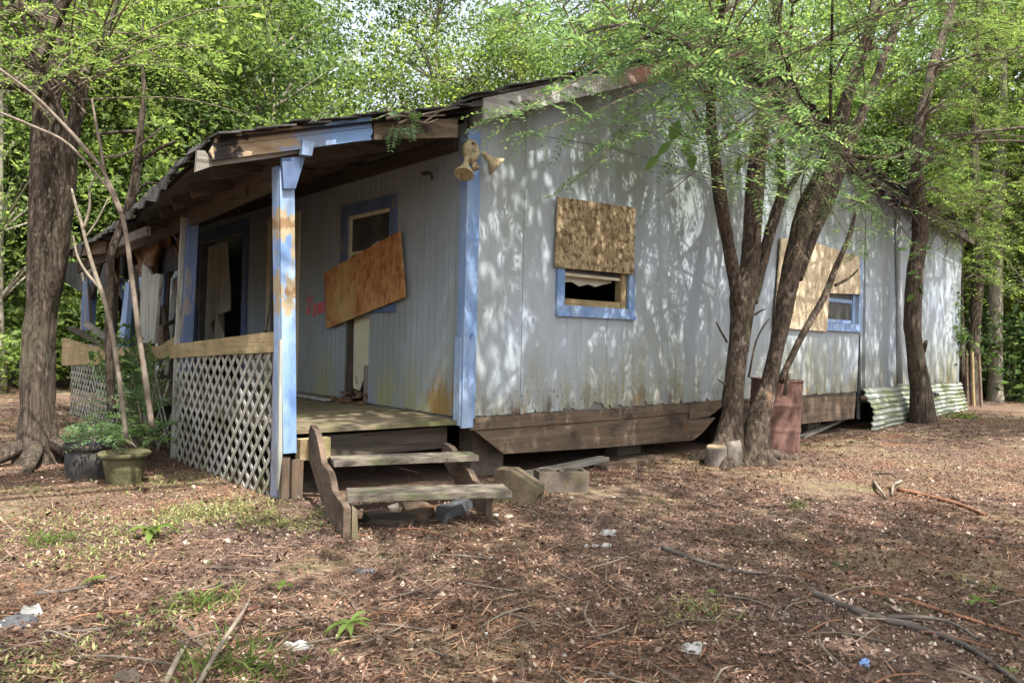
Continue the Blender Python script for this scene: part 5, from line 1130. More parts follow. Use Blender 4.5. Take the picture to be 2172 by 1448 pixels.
# the sprays that hang before the wall and roof
twig_spray([(1500, 130, -1.2), (1420, 165, -1.4), (1330, 205, -1.5), (1240, 245, -1.6), (1120, 282, -1.7)], 34)
twig_spray([(1480, 150, -1.0), (1400, 215, -1.15), (1330, 260, -1.2), (1270, 340, -1.25), (1185, 410, -1.3)], 26, L=(0.14, 0.26))
twig_spray([(1510, 180, -1.0), (1440, 230, -1.3), (1380, 280, -1.4), (1300, 300, -1.5)], 22)
twig_spray([(1500, 60, -1.2), (1380, 95, -1.6), (1260, 150, -1.8), (1150, 215, -2.0), (1060, 240, -2.1)], 34)
twig_spray([(1560, 220, -1.2), (1500, 260, -1.5), (1440, 330, -1.6)], 16)
twig_spray([(1600, 250, -1.2), (1640, 260, -1.6), (1700, 290, -1.8)], 22)
twig_spray([(1560, 270, -1.3), (1620, 300, -1.6), (1680, 345, -1.7)], 20)
twig_spray([(1650, 240, -1.2), (1700, 330, -1.4), (1760, 440, -1.5), (1810, 520, -1.5)], 26)
twig_spray([(1780, 330, -1.2), (1830, 390, -1.4), (1880, 470, -1.5), (1960, 540, -1.5)], 22, L=(0.12, 0.24))
twig_spray([(1800, 300, -1.2), (1880, 300, -1.5), (1980, 330, -1.6), (2090, 350, -1.7)], 30)
twig_spray([(1800, 420, -1.2), (1850, 450, -1.4), (1820, 540, -1.4)], 14, L=(0.12, 0.24))
for k in range(95):
    src = rng.choice(['A', 'B', 'C', 'R', 'R2', 'R', 'B']); C, _ = MS[src]; C = C[-6:]; a = np.array(C[rng.integers(len(C))]); 
    if a[2] < 2.7: continue
    an = rng.uniform(0, 2 * math.pi); L_ = rng.uniform(1.2, 3.2); b = a + np.array([math.cos(an) * L_ - 0.25, math.sin(an) * L_ * 0.75 - 0.5, rng.uniform(0.1, 0.9)])
    if b[1] > -0.15: b[1] = -0.2 - rng.random() * 0.4
    m = (a + b) / 2 + np.array([0, 0, 0.3]); P, Q = curve([Vector(a), Vector(m), Vector(b)], [0.014, 0.008, 0.002], 4); twmb.tube(P, Q, 5, cap=False); SP.append(sprays(P, rng, int(rng.integers(12, 22)), 0.25))
B_, D_ = [], []
for cx_, cy_, sx_, sy_, n_ in ((1560, 200, 90, 90, 125), (1500, 85, 90, 50, 70), (1640, 300, 70, 60, 90), (1620, 70, 110, 60, 70), (1820, 350, 70, 50, 40), (1300, 60, 120, 45, 70), (1900, 180, 120, 110, 90), (1230, 20, 140, 25, 40), (1470, 200, 50, 50, 25)):
    for i in range(n_):
        yy = rng.uniform(-2.2, -0.9); p = PY(cx_ + sx_ * rng.normal(), cy_ + sy_ * rng.normal(), yy); B_.append(tuple(p)); D_.append((rng.normal(), rng.normal(), -0.15))
SP.append(fronds(B_, D_, rng, L=(0.20, 0.44), lf=(0.064, 0.026)))
for p, d in zip(B_[::2], D_[::2]): p = Vector(p); d = Vector(d).normalized(); twmb.tube([p - d * 0.22 + Vector((0, 0, 0.05)), p, p + d * 0.12], [0.006, 0.004, 0.002], 4, cap=False)
me = quads_mesh('foliage', np.concatenate(SP) - np.array(MT.location)); link('foliage', me, M['leaf_spray'], MT)
tag(twmb.build('twigs', M['twig'], MT), kind='stuff')
def broad(px, py, yy, L, W, ang, roll, parent, mat, name='broad_leaf'):
    c = PY(px, py, yy); d = (CR * math.cos(ang) + CU * math.sin(ang) + _f * 0.35).normalized(); n = (CU * 0.55 - _f * 0.6 + CR * roll).normalized(); s = d.cross(n).normalized(); n = s.cross(d); mb = MB()
    out = [(0, 0), (0.18, 0.30), (0.42, 0.5), (0.7, 0.36), (0.9, 0.14), (1, 0)]; mid = [c + d * (t * L) - n * (0.10 * L * t * t) for t, _ in out]
    l = [m + s * (w * W) + n * (0.12 * W) for m, (_, w) in zip(mid, out)]; r = [m - s * (w * W) + n * (0.12 * W) for m, (_, w) in zip(mid, out)]
    V = mid + l + r; k = len(out); F = []
    for i in range(k - 1): F += [(i, i + 1, k + i + 1, k + i), (2 * k + i, 2 * k + i + 1, i + 1, i)]
    mb.add(V, F); return mb.build(name, mat, parent, True)
for px, py, L, W, a, rl in ((1405, 215, .16, .08, 3.5, 0), (1415, 170, .15, .07, 3.0, .2), (1540, 235, .16, .08, 5.5, 0), (1570, 330, .16, .08, 4.6, .1), (1625, 325, .15, .07, 5.2, .1), (1465, 320, .17, .1, 4.9, 0), (1400, 330, .17, .09, 3.9, .2), (1700, 365, .15, .07, 5.9, 0), (1735, 250, .15, .07, .4, 0), (1350, 245, .14, .06, 3.4, 0), (1425, 300, .17, .09, 3.9, .2), (1448, 300, .16, .09, 5.2, -.3), (1452, 235, .14, .08, .5, .2), (1470, 145, .14, .07, .2, .1), (1480, 178, .16, .07, 3.3, 0), (1500, 175, .17, .07, .1, .2), (1530, 170, .15, .07, 5.8, .2), (1500, 205, .15, .07, 2.8, -.2),
                            (1590, 270, .15, .07, .1, .1), (1600, 295, .14, .07, 5.6, .3), (1440, 255, .18, .12, 4.4, .2), (1660, 170, .13, .06, .3, 0), (1840, 420, .14, .06, 3.2, 0), (1870, 420, .15, .06, .1, 0), (1850, 440, .12, .06, 5.9, 0)):
    broad(px, py, -1.55, L, W, a, rl, MT, M['leaf_big'])
# the leafy top of the same tree, above the picture
Pc, cl = crown_points(60, 150, ellipsoid((2.8, -2.4, 7.4), (5.0, 3.2, 1.9), 0.2), np.random.default_rng(3), (0.40, 0.40, 0.14))
link('crown', quads_mesh('crown', leaf_quads(Pc, 0.13, 0.065, 0.7, rng) - np.array(MT.location)), M['leaf_mid'], MT)
mb = MB()
tops = [MS[k][0][-1] for k in ('B', 'R', 'R2', 'A')]
for c in cl[::2]:
    c = Vector(c); a = min(tops, key=lambda t: (t - c).length); mb.tube([a - Vector((0, 0, .3)), (a + c) / 2 + Vector((0, 0, .25)), c], [0.035, 0.022, 0.006], 5, cap=False)
mb.build('upper_limbs', BR_, MT)

# dead branches lying on the porch roof and the tangle at the right eave
RBR = thing('fallen_branch', tuple(PY(890, 245, -0.3)), 'dead leafy branch lying on the edge of the porch roof', 'branch')
mb = MB()
for pts in ([(845, 262), (880, 248), (930, 236), (975, 228)], [(870, 250), (905, 262), (930, 252)], [(860, 240), (900, 246), (945, 245)], [(900, 262), (925, 240), (960, 222)], [(820, 252), (850, 246), (885, 255)]):
    P, Q = curve([PY(a + rng.normal() * 2, b, -0.30 - 0.04 * rng.random()) for a, b in pts], list(np.linspace(0.012, 0.005, len(pts))), 4); mb.tube(P, Q, 6)
mb.build('sticks', M['twig'], RBR, True)
Bq = [tuple(PY(850 + 16 * rng.normal(), 264 + 6 * rng.normal(), -0.32)) for k in range(9)]
link('foliage', quads_mesh('foliage', fronds(Bq, [tuple(rng.normal(size=3)) for k in Bq], rng, L=(0.08, 0.16)) - np.array(RBR.location)), M['leaf_spray'], RBR)
mb = MB()
for k in range(130):
    t = rng.random(); a = PY(1800 + 235 * t + 12 * rng.normal(), 385 + 115 * t + 14 * rng.normal(), -0.2 - 0.25 * rng.random()); d = Vector((rng.normal() * 0.35, rng.normal() * 0.1, -0.1 + rng.normal() * 0.16)); m = a + d * 0.5 + Vector((0, 0, 0.08 * rng.normal()))
    P, Q = curve([a, m, a + d], [0.008, 0.007, 0.003], 3); mb.tube(P, Q, 4, cap=False)
tag(mb.build('dead_vine', M['twig_dark'], None), 'tangle of dark dead vines hanging from the low right eave', 'vine', None, 'stuff')

# slim leaning tree before the corrugated sheet
YT = -0.45
RT = thing('slim_leaning_tree', tuple(PY(1955, 905, YT)), 'slim dark leaning tree in front of the corrugated sheet at the right', 'tree')
_, RC, RQ = stem([(1962, 918, YT, 46), (1958, 890, YT, 27), (1952, 820, YT, 20), (1940, 740, YT, 17), (1935, 690, YT, 17), (1938, 610, YT, 16), (1947, 530, YT, 15), (1952, 470, YT, 15), (1945, 400, YT, 15), (1942, 340, YT, 13), (1955, 250, YT, 11), (1978, 150, YT, 10), (2005, 60, YT, 8), (2030, -20, YT, 7)], 'trunk', M['bark'], RT, 40, 0.12, 12, [(0.5, -0.1, 1.2, .04), (0.3, -0.2, 1.2, .01)], 0.012)
for pts in ([(1958, 745, YT, 6), (1962, 732, YT - .08, 5), (1965, 722, YT - .1, 4)], [(1946, 345, YT, 6), (2000, 300, YT - .1, 5), (2080, 280, YT - .2, 4), (2180, 270, YT - .3, 3)], [(1946, 360, YT, 5), (2010, 315, YT - .2, 4), (2100, 300, YT - .3, 3), (2180, 300, YT - .4, 2)],
            [(1958, 250, YT, 6), (2010, 205, YT, 5), (2080, 160, YT, 4), (2180, 90, YT, 3)], [(1980, 150, YT, 5), (2060, 130, YT - .1, 4), (2180, 120, YT - .2, 3)], [(1946, 380, YT, 4), (1900, 390, YT - .2, 3), (1850, 350, YT - .3, 2), (1800, 340, YT - .4, 1.5)], [(1940, 420, YT, 4), (1985, 400, YT - .1, 3), (2020, 450, YT - .1, 2), (2035, 500, YT - .1, 1)], [(1950, 480, YT, 3), (1900, 410, YT - .1, 2.4), (1840, 385, YT - .2, 2)]):
    stem(pts, 'branch', M['bark'], RT, 6, 0.06, 4)
SP2 = []; tm2 = MB()
for k in range(85):
    j = int(rng.integers(7, len(RC))); a = np.array(RC[j]); an = rng.uniform(-2.6, 0.6); L_ = rng.uniform(0.8, 2.6); b = a + np.array([math.cos(an) * L_ + 0.2, math.sin(an) * L_ * 0.7 - 0.15, rng.uniform(-0.45, 0.5)])
    if b[1] > -0.2 and b[0] < 12.4: b[1] = -0.25
    P, Q = curve([Vector(a), Vector((a + b) / 2 + np.array([0, 0, 0.2])), Vector(b)], [0.014, 0.009, 0.002], 4); tm2.tube(P, Q, 5, cap=False); SP2.append(sprays(P, rng, int(rng.integers(10, 20)), 0.25))
link('foliage', quads_mesh('foliage', np.concatenate(SP2) - np.array(RT.location)), M['leaf_mid'], RT); tag(tm2.build('twigs', M['twig'], RT), kind='stuff')
for px, py, a in ((1948, 575, 3.4), (1940, 590, .2), (1950, 605, 5.4), (1938, 622, 4.2), (1960, 530, .4), (1925, 530, 3.0)): broad(px, py, YT - 0.12, 0.17, 0.09, a, .1, RT, M['leaf_big'])

# big double-trunked tree at the left edge
LX = 7.0
def dstem(pts, name, mat, parent, dist, k=12, lump=0.12, ext=None, ridge=0.0, sub=4):
    C = [PD(p[0], p[1], dist + (p[3] if len(p) > 3 else 0)) for p in pts]; Rr = [p[2] * dist / F_PX for p in pts]
    for e in (ext or []): C.append(C[-1] + Vector(e[:3])); Rr.append(e[3])
    return limb(C, Rr, name, mat, parent, k, lump, sub, ridge), C
LT = thing('double_trunked_tree', tuple(PD(82, 975, LX)), 'big double-trunked tree with furrowed bark at the left edge of the yard', 'tree')
dstem([(82, 1010, 62), (81, 955, 43), (79, 890, 34), (79, 800, 31), (82, 720, 30), (88, 640, 29), (92, 540, 29), (92, 440, 27), (98, 340, 28), (100, 270, 28), (102, 205, 24)], 'trunk', M['bark'], LT, LX, 64, 0.07, None, 0.018, 14)
dstem([(98, 250, 20), (88, 190, 17), (84, 130, 14), (86, 60, 13), (90, -20, 12), (92, -90, 11)], 'trunk', M['bark'], LT, LX, 30, 0.1, [(-0.1, .1, 1.2, .05), (0, 0.1, 1.5, .02)], 0.010, 10)
dstem([(104, 250, 18), (114, 180, 14), (118, 110, 13), (124, 40, 11), (128, -30, 10)], 'trunk', M['bark'], LT, LX + 0.03, 30, 0.1, [(0.1, .1, 1.2, .05), (0, 0.1, 1.5, .02)], 0.010, 10)
dstem([(100, 680, 16, 0.16), (119, 590, 19, 0.04), (129, 520, 17), (135, 460, 16), (142, 380, 17), (149, 300, 17), (164, 235, 14), (177, 172, 12), (192, 128, 10), (217, 92, 8), (232, 55, 5)], 'trunk', M['bark'], LT, LX - 0.1, 40, 0.14, [(0.2, -0.1, 0.8, .02)], 0.012, 12)
for pts in ([(85, 200, 10), (40, 185, 8), (0, 182, 7), (-40, 190, 6)], [(100, 215, 6), (70, 130, 4), (30, 60, 3), (-20, 20, 2)], [(85, 150, 6), (60, 80, 5), (40, -10, 4)], [(150, 350, 6), (130, 240, 5), (70, 150, 4), (-10, 80, 3)], [(170, 190, 4), (140, 165, 3), (90, 150, 3), (40, 120, 2)], [(92, 130, 7), (120, 60, 6), (150, -10, 5)], [(92, 60, 6), (60, 30, 4), (20, 10, 3)]):
    dstem([(p[0], p[1], p[2], -0.15 * i) for i, p in enumerate(pts)], 'branch', M['bark'], LT, LX - 0.2, 7, 0.08)
for ang, l in ((3.5, .8), (4.4, .7), (5.4, .9), (.4, .6)):
    b = PD(82, 975, LX); a = Vector((b.x, b.y, gz(b.x, b.y) + 0.22)); v = Vector((math.cos(ang), math.sin(ang), 0)); limb([a, a + v * l * 0.5 + Vector((0, 0, -.15)), a + v * l + Vector((0, 0, -0.32))], [0.085, 0.055, 0.015], 'root', M['bark'], LT, 10, 0.2, 4)
SP3 = []; tm3 = MB()
for k in range(48):
    b0 = PD(rng.uniform(60, 230), rng.uniform(-30, 260), LX - 0.2); a = np.array(b0); b = a + np.array(CR) * rng.uniform(-1.3, 1.9) + np.array(_f) * rng.uniform(-1.6, 0.8) + np.array([0, 0, rng.uniform(-0.3, 0.5)])
    P, Q = curve([Vector(a), Vector((a + b) / 2 + np.array([0, 0, 0.15])), Vector(b)], [0.010, 0.006, 0.002], 4); tm3.tube(P, Q, 5, cap=False); SP3.append(sprays(P, rng, int(rng.integers(5, 12)), 0.35))
link('foliage', quads_mesh('foliage', np.concatenate(SP3) - np.array(LT.location)), M['leaf_mid'], LT); tag(tm3.build('twigs', M['twig'], LT), kind='stuff')
Pc, cl = crown_points(70, 70, ellipsoid(tuple(PD(70, -420, LX + 1.0)), (2.6, 2.6, 1.8), 0.2), np.random.default_rng(4), (0.42, 0.42, 0.14))
link('crown', quads_mesh('crown', leaf_quads(Pc, 0.13, 0.065, 0.7, rng) - np.array(LT.location)), M['leaf_mid'], LT)
# bare saplings before the collapsed porch end
def sapling(paths, dist, mat, label, name='sapling', leafy=0, lmat=None):
    b = PD(paths[0][0][0], paths[0][0][1], dist); r = thing(name, tuple(b), label, 'sapling'); Cs = []
    for i, p in enumerate(paths): Cs.append(dstem(p, 'stem' if i == 0 else 'branch', mat, r, dist, 8, 0.06)[1])
    if leafy:
        S = [sprays(C, rng, leafy, 0.3) for C in Cs]; link('foliage', quads_mesh('foliage', np.concatenate(S) - np.array(r.location)), lmat or M['leaf_spray'], r)
    return r
sapling([[(268, 930, 5), (258, 840, 5), (248, 770, 5), (240, 715, 5), (222, 640, 5), (200, 575, 4.5), (184, 520, 4), (172, 470, 3.5), (162, 440, 3.5), (152, 400, 2)], [(176, 490, 3), (190, 440, 3), (190, 400, 2), (205, 370, 1.5)], [(180, 505, 2.5), (205, 470, 2), (230, 420, 1.5)], [(212, 610, 4), (185, 580, 3), (165, 545, 2.5), (155, 500, 1.5)]], 6.3, M['twig_pale'], 'pale bare sapling with crooked forks before the collapsed porch end')
sapling([[(322, 905, 6), (308, 800, 6), (297, 725, 5.5), (286, 640, 5.5), (276, 560, 5), (268, 500, 5), (258, 455, 4.5), (240, 405, 4), (210, 350, 4), (180, 315, 5), (140, 270, 4), (70, 200, 3), (-10, 140, 2.5)], [(258, 455, 5), (225, 380, 4), (215, 320, 3), (205, 270, 3), (195, 210, 2)], [(215, 335, 3), (270, 325, 3), (320, 290, 2.5), (345, 270, 2)], [(246, 420, 3), (150, 310, 3), (70, 268, 3), (-10, 235, 2.5)]], 5.6, M['twig'], 'tall bare bent sapling rising past the porch eave')
sapling([[(238, 880, 9), (232, 740, 9), (232, 640, 9), (236, 540, 8), (262, 470, 9), (284, 400, 10), (292, 340, 9), (298, 270, 7), (306, 200, 5), (300, 120, 3), (304, 40, 1.5)], [(288, 350, 5), (330, 320, 4), (370, 300, 3)], [(284, 420, 4), (310, 390, 3), (350, 392, 2)], [(296, 280, 5), (260, 280, 4), (200, 285, 3)]], 7.6, M['bark'], 'slender trunk forking just above the porch eave behind the bare saplings', 'forked_tree')
# trunks past the right end of the house
for i, (pts, dist, mat, lab) in enumerate((([(2112, 885, 20), (2112, 800, 14), (2112, 650, 13), (2115, 500, 12), (2118, 380, 13), (2126, 300, 9), (2128, 180, 8), (2126, 60, 7), (2120, -30, 6)], 16.5, M['bark_pale'], 'straight pale forest tree trunk at the right end of the house'),
        ([(2066, 885, 18), (2064, 790, 13), (2070, 650, 12), (2076, 540, 11), (2070, 450, 10), (2066, 300, 8), (2072, 120, 7), (2080, -30, 6)], 15.5, M['bark'], 'dark ivy-edged tree trunk just past the house corner'),
        ([(2045, 870, 12), (2040, 780, 10), (2036, 700, 9), (2034, 600, 8), (2036, 520, 6), (2038, 440, 5)], 15.2, M['bark'], 'crooked vine-wrapped trunk touching the right house corner'))):
    b = PD(pts[0][0], pts[0][1], dist); r = thing('woodland_tree', tuple(b), lab, 'tree'); _, C = dstem(pts, 'trunk', mat, r, dist, 10, 0.14)
    S = []
    tmr = MB()
    for k in range(40):
        a = np.array(C[int(rng.integers(3, len(C)))]); b2 = a + np.array(CR) * rng.uniform(-1.4, 1.8) + np.array(_f) * rng.uniform(-1.8, 0.6) + np.array([0, 0, rng.uniform(-0.3, 0.6)])
        P, Q = curve([Vector(a), Vector((a + b2) / 2 + np.array([0, 0, 0.2])), Vector(b2)], [0.012, 0.007, 0.002], 3); tmr.tube(P, Q, 5, cap=False); S.append(sprays(P, rng, 9, 0.3, lf=(0.09, 0.035), pairs=6))
    link('foliage', quads_mesh('foliage', np.concatenate(S) - np.array(r.location)), M['leaf_mid'], r); tag(tmr.build('twigs', M['twig'], r), kind='stuff')
for i, (a, b) in enumerate((((2052, 870), (2050, 745)), ((2066, 872), (2062, 745)), ((2082, 868), (2076, 750)))):
    p, q = PD(*a, 14.9), PD(*b, 14.9); p.z = gz(p.x, p.y) - 0.05; mb = MB(); mb.beam(p, q, 0.10, 0.03, up=(0, 1, 0)); tag(mb.build('leaning_board', M['brown_z'] if i != 1 else M['tan_z'], None), ('brown board leaning nearest the right house corner', 'pale board leaning between two brown boards past the corner', 'brown board leaning farthest from the right house corner')[i], 'board')
# ivy dark patch on the corner
rr = thing('ivy', tuple(PD(2020, 700, 15.0)), 'dark ivy clump growing on the right end corner of the house', 'ivy'); P = []
for k in range(12): P.append(np.array(PD(2012 + 14 * rng.normal(), 690 + 34 * rng.normal(), 14.6)) + rng.normal(size=(60, 3)) * np.array([.12, .12, .2]))
link('foliage', quads_mesh('foliage', leaf_quads(np.concatenate(P), 0.09, 0.06, 0.3, rng) - np.array(rr.location)), M['leaf_dark'], rr)

# trees outside the picture whose tops shade the yard
def canopy_tree(x, y, H, cx, cy, cz, r, n_cl, per, seed, label, mat):
    t = thing('yard_tree', (x, y, gz(x, y)), label, 'tree'); g = np.random.default_rng(seed); top = Vector((x * 0.4 + cx * 0.6, y * 0.4 + cy * 0.6, cz))
    limb([Vector((x, y, gz(x, y) - 0.2)), Vector((x, y, 1.2)), Vector((x * 0.9 + cx * 0.1, y * 0.9 + cy * 0.1, 3.2)), top], [0.24, 0.17, 0.14, 0.07], 'trunk', M['bark'], t, 12, 0.12, 4)
    P, cl = crown_points(n_cl, per, ellipsoid((cx, cy, cz), r, 0.15), g, (0.42, 0.42, 0.14)); link('crown', quads_mesh('crown', leaf_quads(P, 0.13, 0.065, 0.7, g) - np.array(t.location)), mat, t)
    mb = MB()
    for c in cl[::2]: c = Vector(c); a = Vector((x * 0.9 + cx * 0.1, y * 0.9 + cy * 0.1, 3.2)).lerp(top, g.uniform(0.2, 0.9)); mb.tube([a, (a + c) / 2 + Vector((0, 0, 0.3)), c], [0.05, 0.03, 0.008], 5, cap=False)
    mb.build('limbs', M['bark'], t)
canopy_tree(0.5, -9.6, 9, -1.4, -7.6, 8.2, (3.4, 2.6, 1.6), 80, 110, 41, 'tall yard tree behind the camera to the right shading the ground', M['leaf_mid'])
canopy_tree(9.5, -6.5, 9, 8.0, -4.6, 8.4, (3.6, 2.6, 1.7), 75, 115, 42, 'tall yard tree outside the right edge shading the wall', M['leaf_mid'])
canopy_tree(-8.5, -8.0, 9, -6.8, -7.6, 8.6, (2.8, 2.4, 1.6), 60, 110, 43, 'tall yard tree outside the left edge shading the near ground', M['leaf_mid'])
canopy_tree(-7.0, -0.5, 8, -0.5, -2.7, 7.7, (1.7, 1.6, 1.2), 34, 120, 44, 'unseen yard tree outside the left edge, crown placed to shade the porch wall', M['leaf_mid'])  # crown set far from its trunk to block sun on the porch wall

# ------------------------------------------------------------------ litter, straw, grass, weeds, twigs, scraps
rng = np.random.default_rng(99)
def yard_points(n, rmin, rmax, power):
    u = rng.random(n); r = (rmin ** power + u * (rmax ** power - rmin ** power)) ** (1 / power); th = np.radians(rng.uniform(-46, 46, n)); v = np.outer(np.cos(th) * r, np.array(_d)) + np.outer(np.sin(th) * r, np.array(_r))
    x = CAM.x + v[:, 0]; y = CAM.y + v[:, 1]; ok = ~((x > -1.55) & (x < 12.0) & (y > -0.02) & (y < 9.5)); return x[ok], y[ok]
def with_ground(x, y, lift): return np.stack([x, y, np.array([gz(a, b) for a, b in zip(x, y)]) + lift], 1)
x, y = yard_points(400000, 1.7, 16, 0.8); m = np.array([mnoise.noise(Vector((a * 1.1, b * 1.1, 9))) for a, b in zip(x, y)]) + rng.normal(size=len(x)) * 0.25 > -0.42; x, y = x[m], y[m]
P = with_ground(x, y, 0.004 + 0.012 * rng.random(len(x)))
sz = 0.0128 * np.exp(rng.normal(size=(len(x), 1)) * 0.45)
tag(link('leaf_litter', quads_mesh('leaf_litter', leaf_quads(P, sz, sz * 0.6, 0.9, rng, jit=0.2)), M['litter']), 'brown fallen leaf litter covering the yard', 'leaf litter', kind='stuff')
x, y = yard_points(52000, 1.7, 13, 0.9); m = np.array([mnoise.noise(Vector((a * 0.5 + 3, b * 0.5, 5))) + (0.45 if (a < -1.9) else 0) for a, b in zip(x, y)]) + rng.normal(size=len(x)) * 0.2 > 0.08; x, y = x[m], y[m]
P = with_ground(x, y, 0.008 + 0.012 * rng.random(len(x)))
ad = np.stack([np.cos(0.9 + 0.8 * rng.normal(size=len(x)) - 1.1), np.sin(0.9 + 0.8 * rng.normal(size=len(x)) - 1.1), np.zeros(len(x))], 1)
tag(link('pine_straw', quads_mesh('pine_straw', leaf_quads(P, np.full((len(x), 1), 0.10), np.full((len(x), 1), 0.0034), 1.6, rng, adir=ad)), M['straw']), 'reddish pine straw scattered over the left of the yard', 'pine straw', kind='stuff')

def blades(c, r, n, h, mat, name, label, cat, group=None, w=0.006, lean=0.7, root_kind=None):
    """a tuft of bent grass blades"""
    c = Vector(c); V = []
    r = r * 1.05; n = int(n * 0.5); h = h * 0.8
    for i in range(n):
        a = rng.uniform(0, 2 * math.pi); q = r * rng.random() ** 0.8; bx, by = c.x + math.cos(a) * q, c.y + math.sin(a) * q; b = np.array([bx, by, gz(bx, by) - 0.005]); hh = h * rng.uniform(0.4, 1.15)
        d = np.array([rng.normal() * lean, rng.normal() * lean, 1.0]); d /= np.linalg.norm(d); s = np.cross(d, [rng.normal(), rng.normal(), 0.1]); s /= np.linalg.norm(s) + 1e-9; m = b + d * hh * 0.55; t = b + d * hh + np.array([d[0], d[1], -0.25]) * hh * 0.45; ww = w * rng.uniform(0.6, 1.3)
        V.append([b - s * ww / 2, b + s * ww / 2, m + s * ww / 2, m - s * ww / 2]); V.append([m - s * ww / 2, m + s * ww / 2, t + s * ww * 0.1, t - s * ww * 0.1])
    return tag(link(name, quads_mesh(name, np.array(V)), mat), label, cat, group, root_kind)
def G0(px, py): p = PZ(px, py, -0.04); return (p.x, p.y, 0)
blades(G0(115, 1152), 0.16, 220, 0.13, M['leaf_weed'], 'grass_tuft', 'bright green grass tuft at the far left of the yard', 'grass')
blades(G0(430, 1278), 0.17, 260, 0.12, M['leaf_weed'], 'grass_tuft', 'bright green spreading tuft in the left foreground litter', 'grass')
blades(G0(500, 1405), 0.22, 330, 0.16, M['leaf_weed'], 'grass_tuft', 'large wispy grass tuft at the bottom left edge', 'grass')
blades(G0(1490, 1290), 0.17, 300, 0.08, M['grass'], 'grass_tuft', 'low yellowish grass patch right of centre in the foreground', 'grass')
blades(G0(1420, 1310), 0.13, 120, 0.06, M['grass'], 'grass_tuft', 'thin grass patch joining the yellowish foreground patch on its left', 'grass')
blades(G0(1690, 1078), 0.10, 60, 0.13, M['leaf_weed'], 'grass_tuft', 'small grass tuft in the dark litter before the oil drum', 'grass', root_kind='stuff')
blades(G0(1790, 1208), 0.06, 40, 0.08, M['leaf_blue'], 'grass_tuft', 'tiny dull green tuft right of centre in the yard', 'grass')
blades(G0(2088, 1252), 0.10, 80, 0.06, M['leaf_weed'], 'grass_tuft', 'low green tuft beside a dark twig at the right edge', 'grass')
blades(G0(1380, 1058), 0.22, 120, 0.05, M['leaf_weed'], 'grass_tuft', 'sparse green tuft near the stone row below the gable wall', 'grass', root_kind='stuff')
blades(G0(70, 1035), 0.2, 160, 0.09, M['grass'], 'grass_tuft', 'pale grass tuft below the roots of the double-trunked tree', 'grass', root_kind='stuff')
blades(G0(2035, 893), 0.3, 160, 0.24, M['leaf_weed'], 'grass_tuft', 'green grass clump at the right end of the corrugated sheet', 'grass', w=0.014)
blades(G0(690, 1095), 0.10, 40, 0.18, M['grass'], 'grass_tuft', 'pale dry grass blades at the foot of the steps', 'grass')
blades(G0(930, 1180), 0.05, 20, 0.06, M['leaf_weed'], 'grass_tuft', 'single tiny green sprout below the steps', 'grass')
# pale ground cover at the lattice foot and over the sunny left
V = []
for (px, py, rx, n) in ((480, 1085, 0.40, 900), (395, 1090, 0.35, 300), (560, 1110, 0.25, 260), (640, 1120, 0.22, 160), (290, 1120, 0.5, 300), (100, 1110, 0.5, 300), (340, 1020, 0.4, 300), (190, 1180, 0.4, 300), (60, 1420, 0.3, 260), (300, 1330, 0.3, 160)):
    c = PZ(px, py, -0.05)
    for i in range(n):
        q = rng.normal(size=2) * rx * 0.5; b = np.array([c.x + q[0], c.y + q[1], 0]); b[2] = gz(b[0], b[1]) + 0.004
        for k in range(2):
            d = np.array([rng.normal(), rng.normal(), 0.5]); d /= np.linalg.norm(d); s = np.cross(d, [0, 0, 1]); s /= np.linalg.norm(s); l = 0.035 * rng.uniform(0.5, 1.3); w = l * 0.3
            V.append([b, b + d * l * .5 + s * w / 2, b + d * l, b + d * l * .5 - s * w / 2])
tag(link('ground_cover', quads_mesh('ground_cover', np.array(V)), M['grass']), 'pale low ground cover at the foot of the lattice', 'ground cover', kind='stuff')
def weed(px, py, n, L, W, mat, label, h=0.05, name='weed'):
    c = PZ(px, py, -0.04); b = Vector((c.x, c.y, gz(c.x, c.y))); r = thing(name, tuple(b), label, 'weed')
    for i in range(n):
        a = 2 * PI * i / n + rng.uniform(-0.4, 0.4); d = Vector((math.cos(a), math.sin(a), 0)); s = Vector((-d.y, d.x, 0)); l = L * rng.uniform(0.6, 1.15); mb = MB(); up = rng.uniform(0.25, 0.9)
        mid = [b + d * (l * t) + Vector((0, 0, h + l * (up * t - 0.7 * t * t))) for t in (0, .25, .5, .75, 1)]; hw = [0.1, 0.8, 1, 0.65, 0.03]
        lf = [m + s * (W / 2 * k) + Vector((0, 0, W * 0.15)) for m, k in zip(mid, hw)]; rt = [m - s * (W / 2 * k) + Vector((0, 0, W * 0.15)) for m, k in zip(mid, hw)]
        mb.add(mid + lf + rt, [(i2, i2 + 1, 5 + i2 + 1, 5 + i2) for i2 in range(4)] + [(10 + i2, 10 + i2 + 1, i2 + 1, i2) for i2 in range(4)]); mb.build('leaf', mat, r, True)
    mb = MB(); mb.tube([b - Vector((0, 0, .03)), b + Vector((0, 0, h))], [0.004, 0.003], 5); mb.build('stalk', M['twig'], r)
weed(322, 1140, 9, 0.17, 0.05, M['leaf_weed'], 'broad-leaved green weed on the sunny ground left of centre')
weed(740, 1340, 11, 0.11, 0.028, M['leaf_weed'], 'bright star-shaped weed in the foreground left of centre')
weed(2072, 1300, 6, 0.08, 0.025, M['leaf_weed'], 'small green weed near the right edge of the yard')
weed(600, 1250, 5, 0.06, 0.03, M['leaf_weed'], 'round-leaved sprout in the foreground below the lattice', 0.03)
weed(205, 1240, 6, 0.06, 0.035, M['leaf_weed'], 'round-leaved sprout among straw at the left', 0.03)
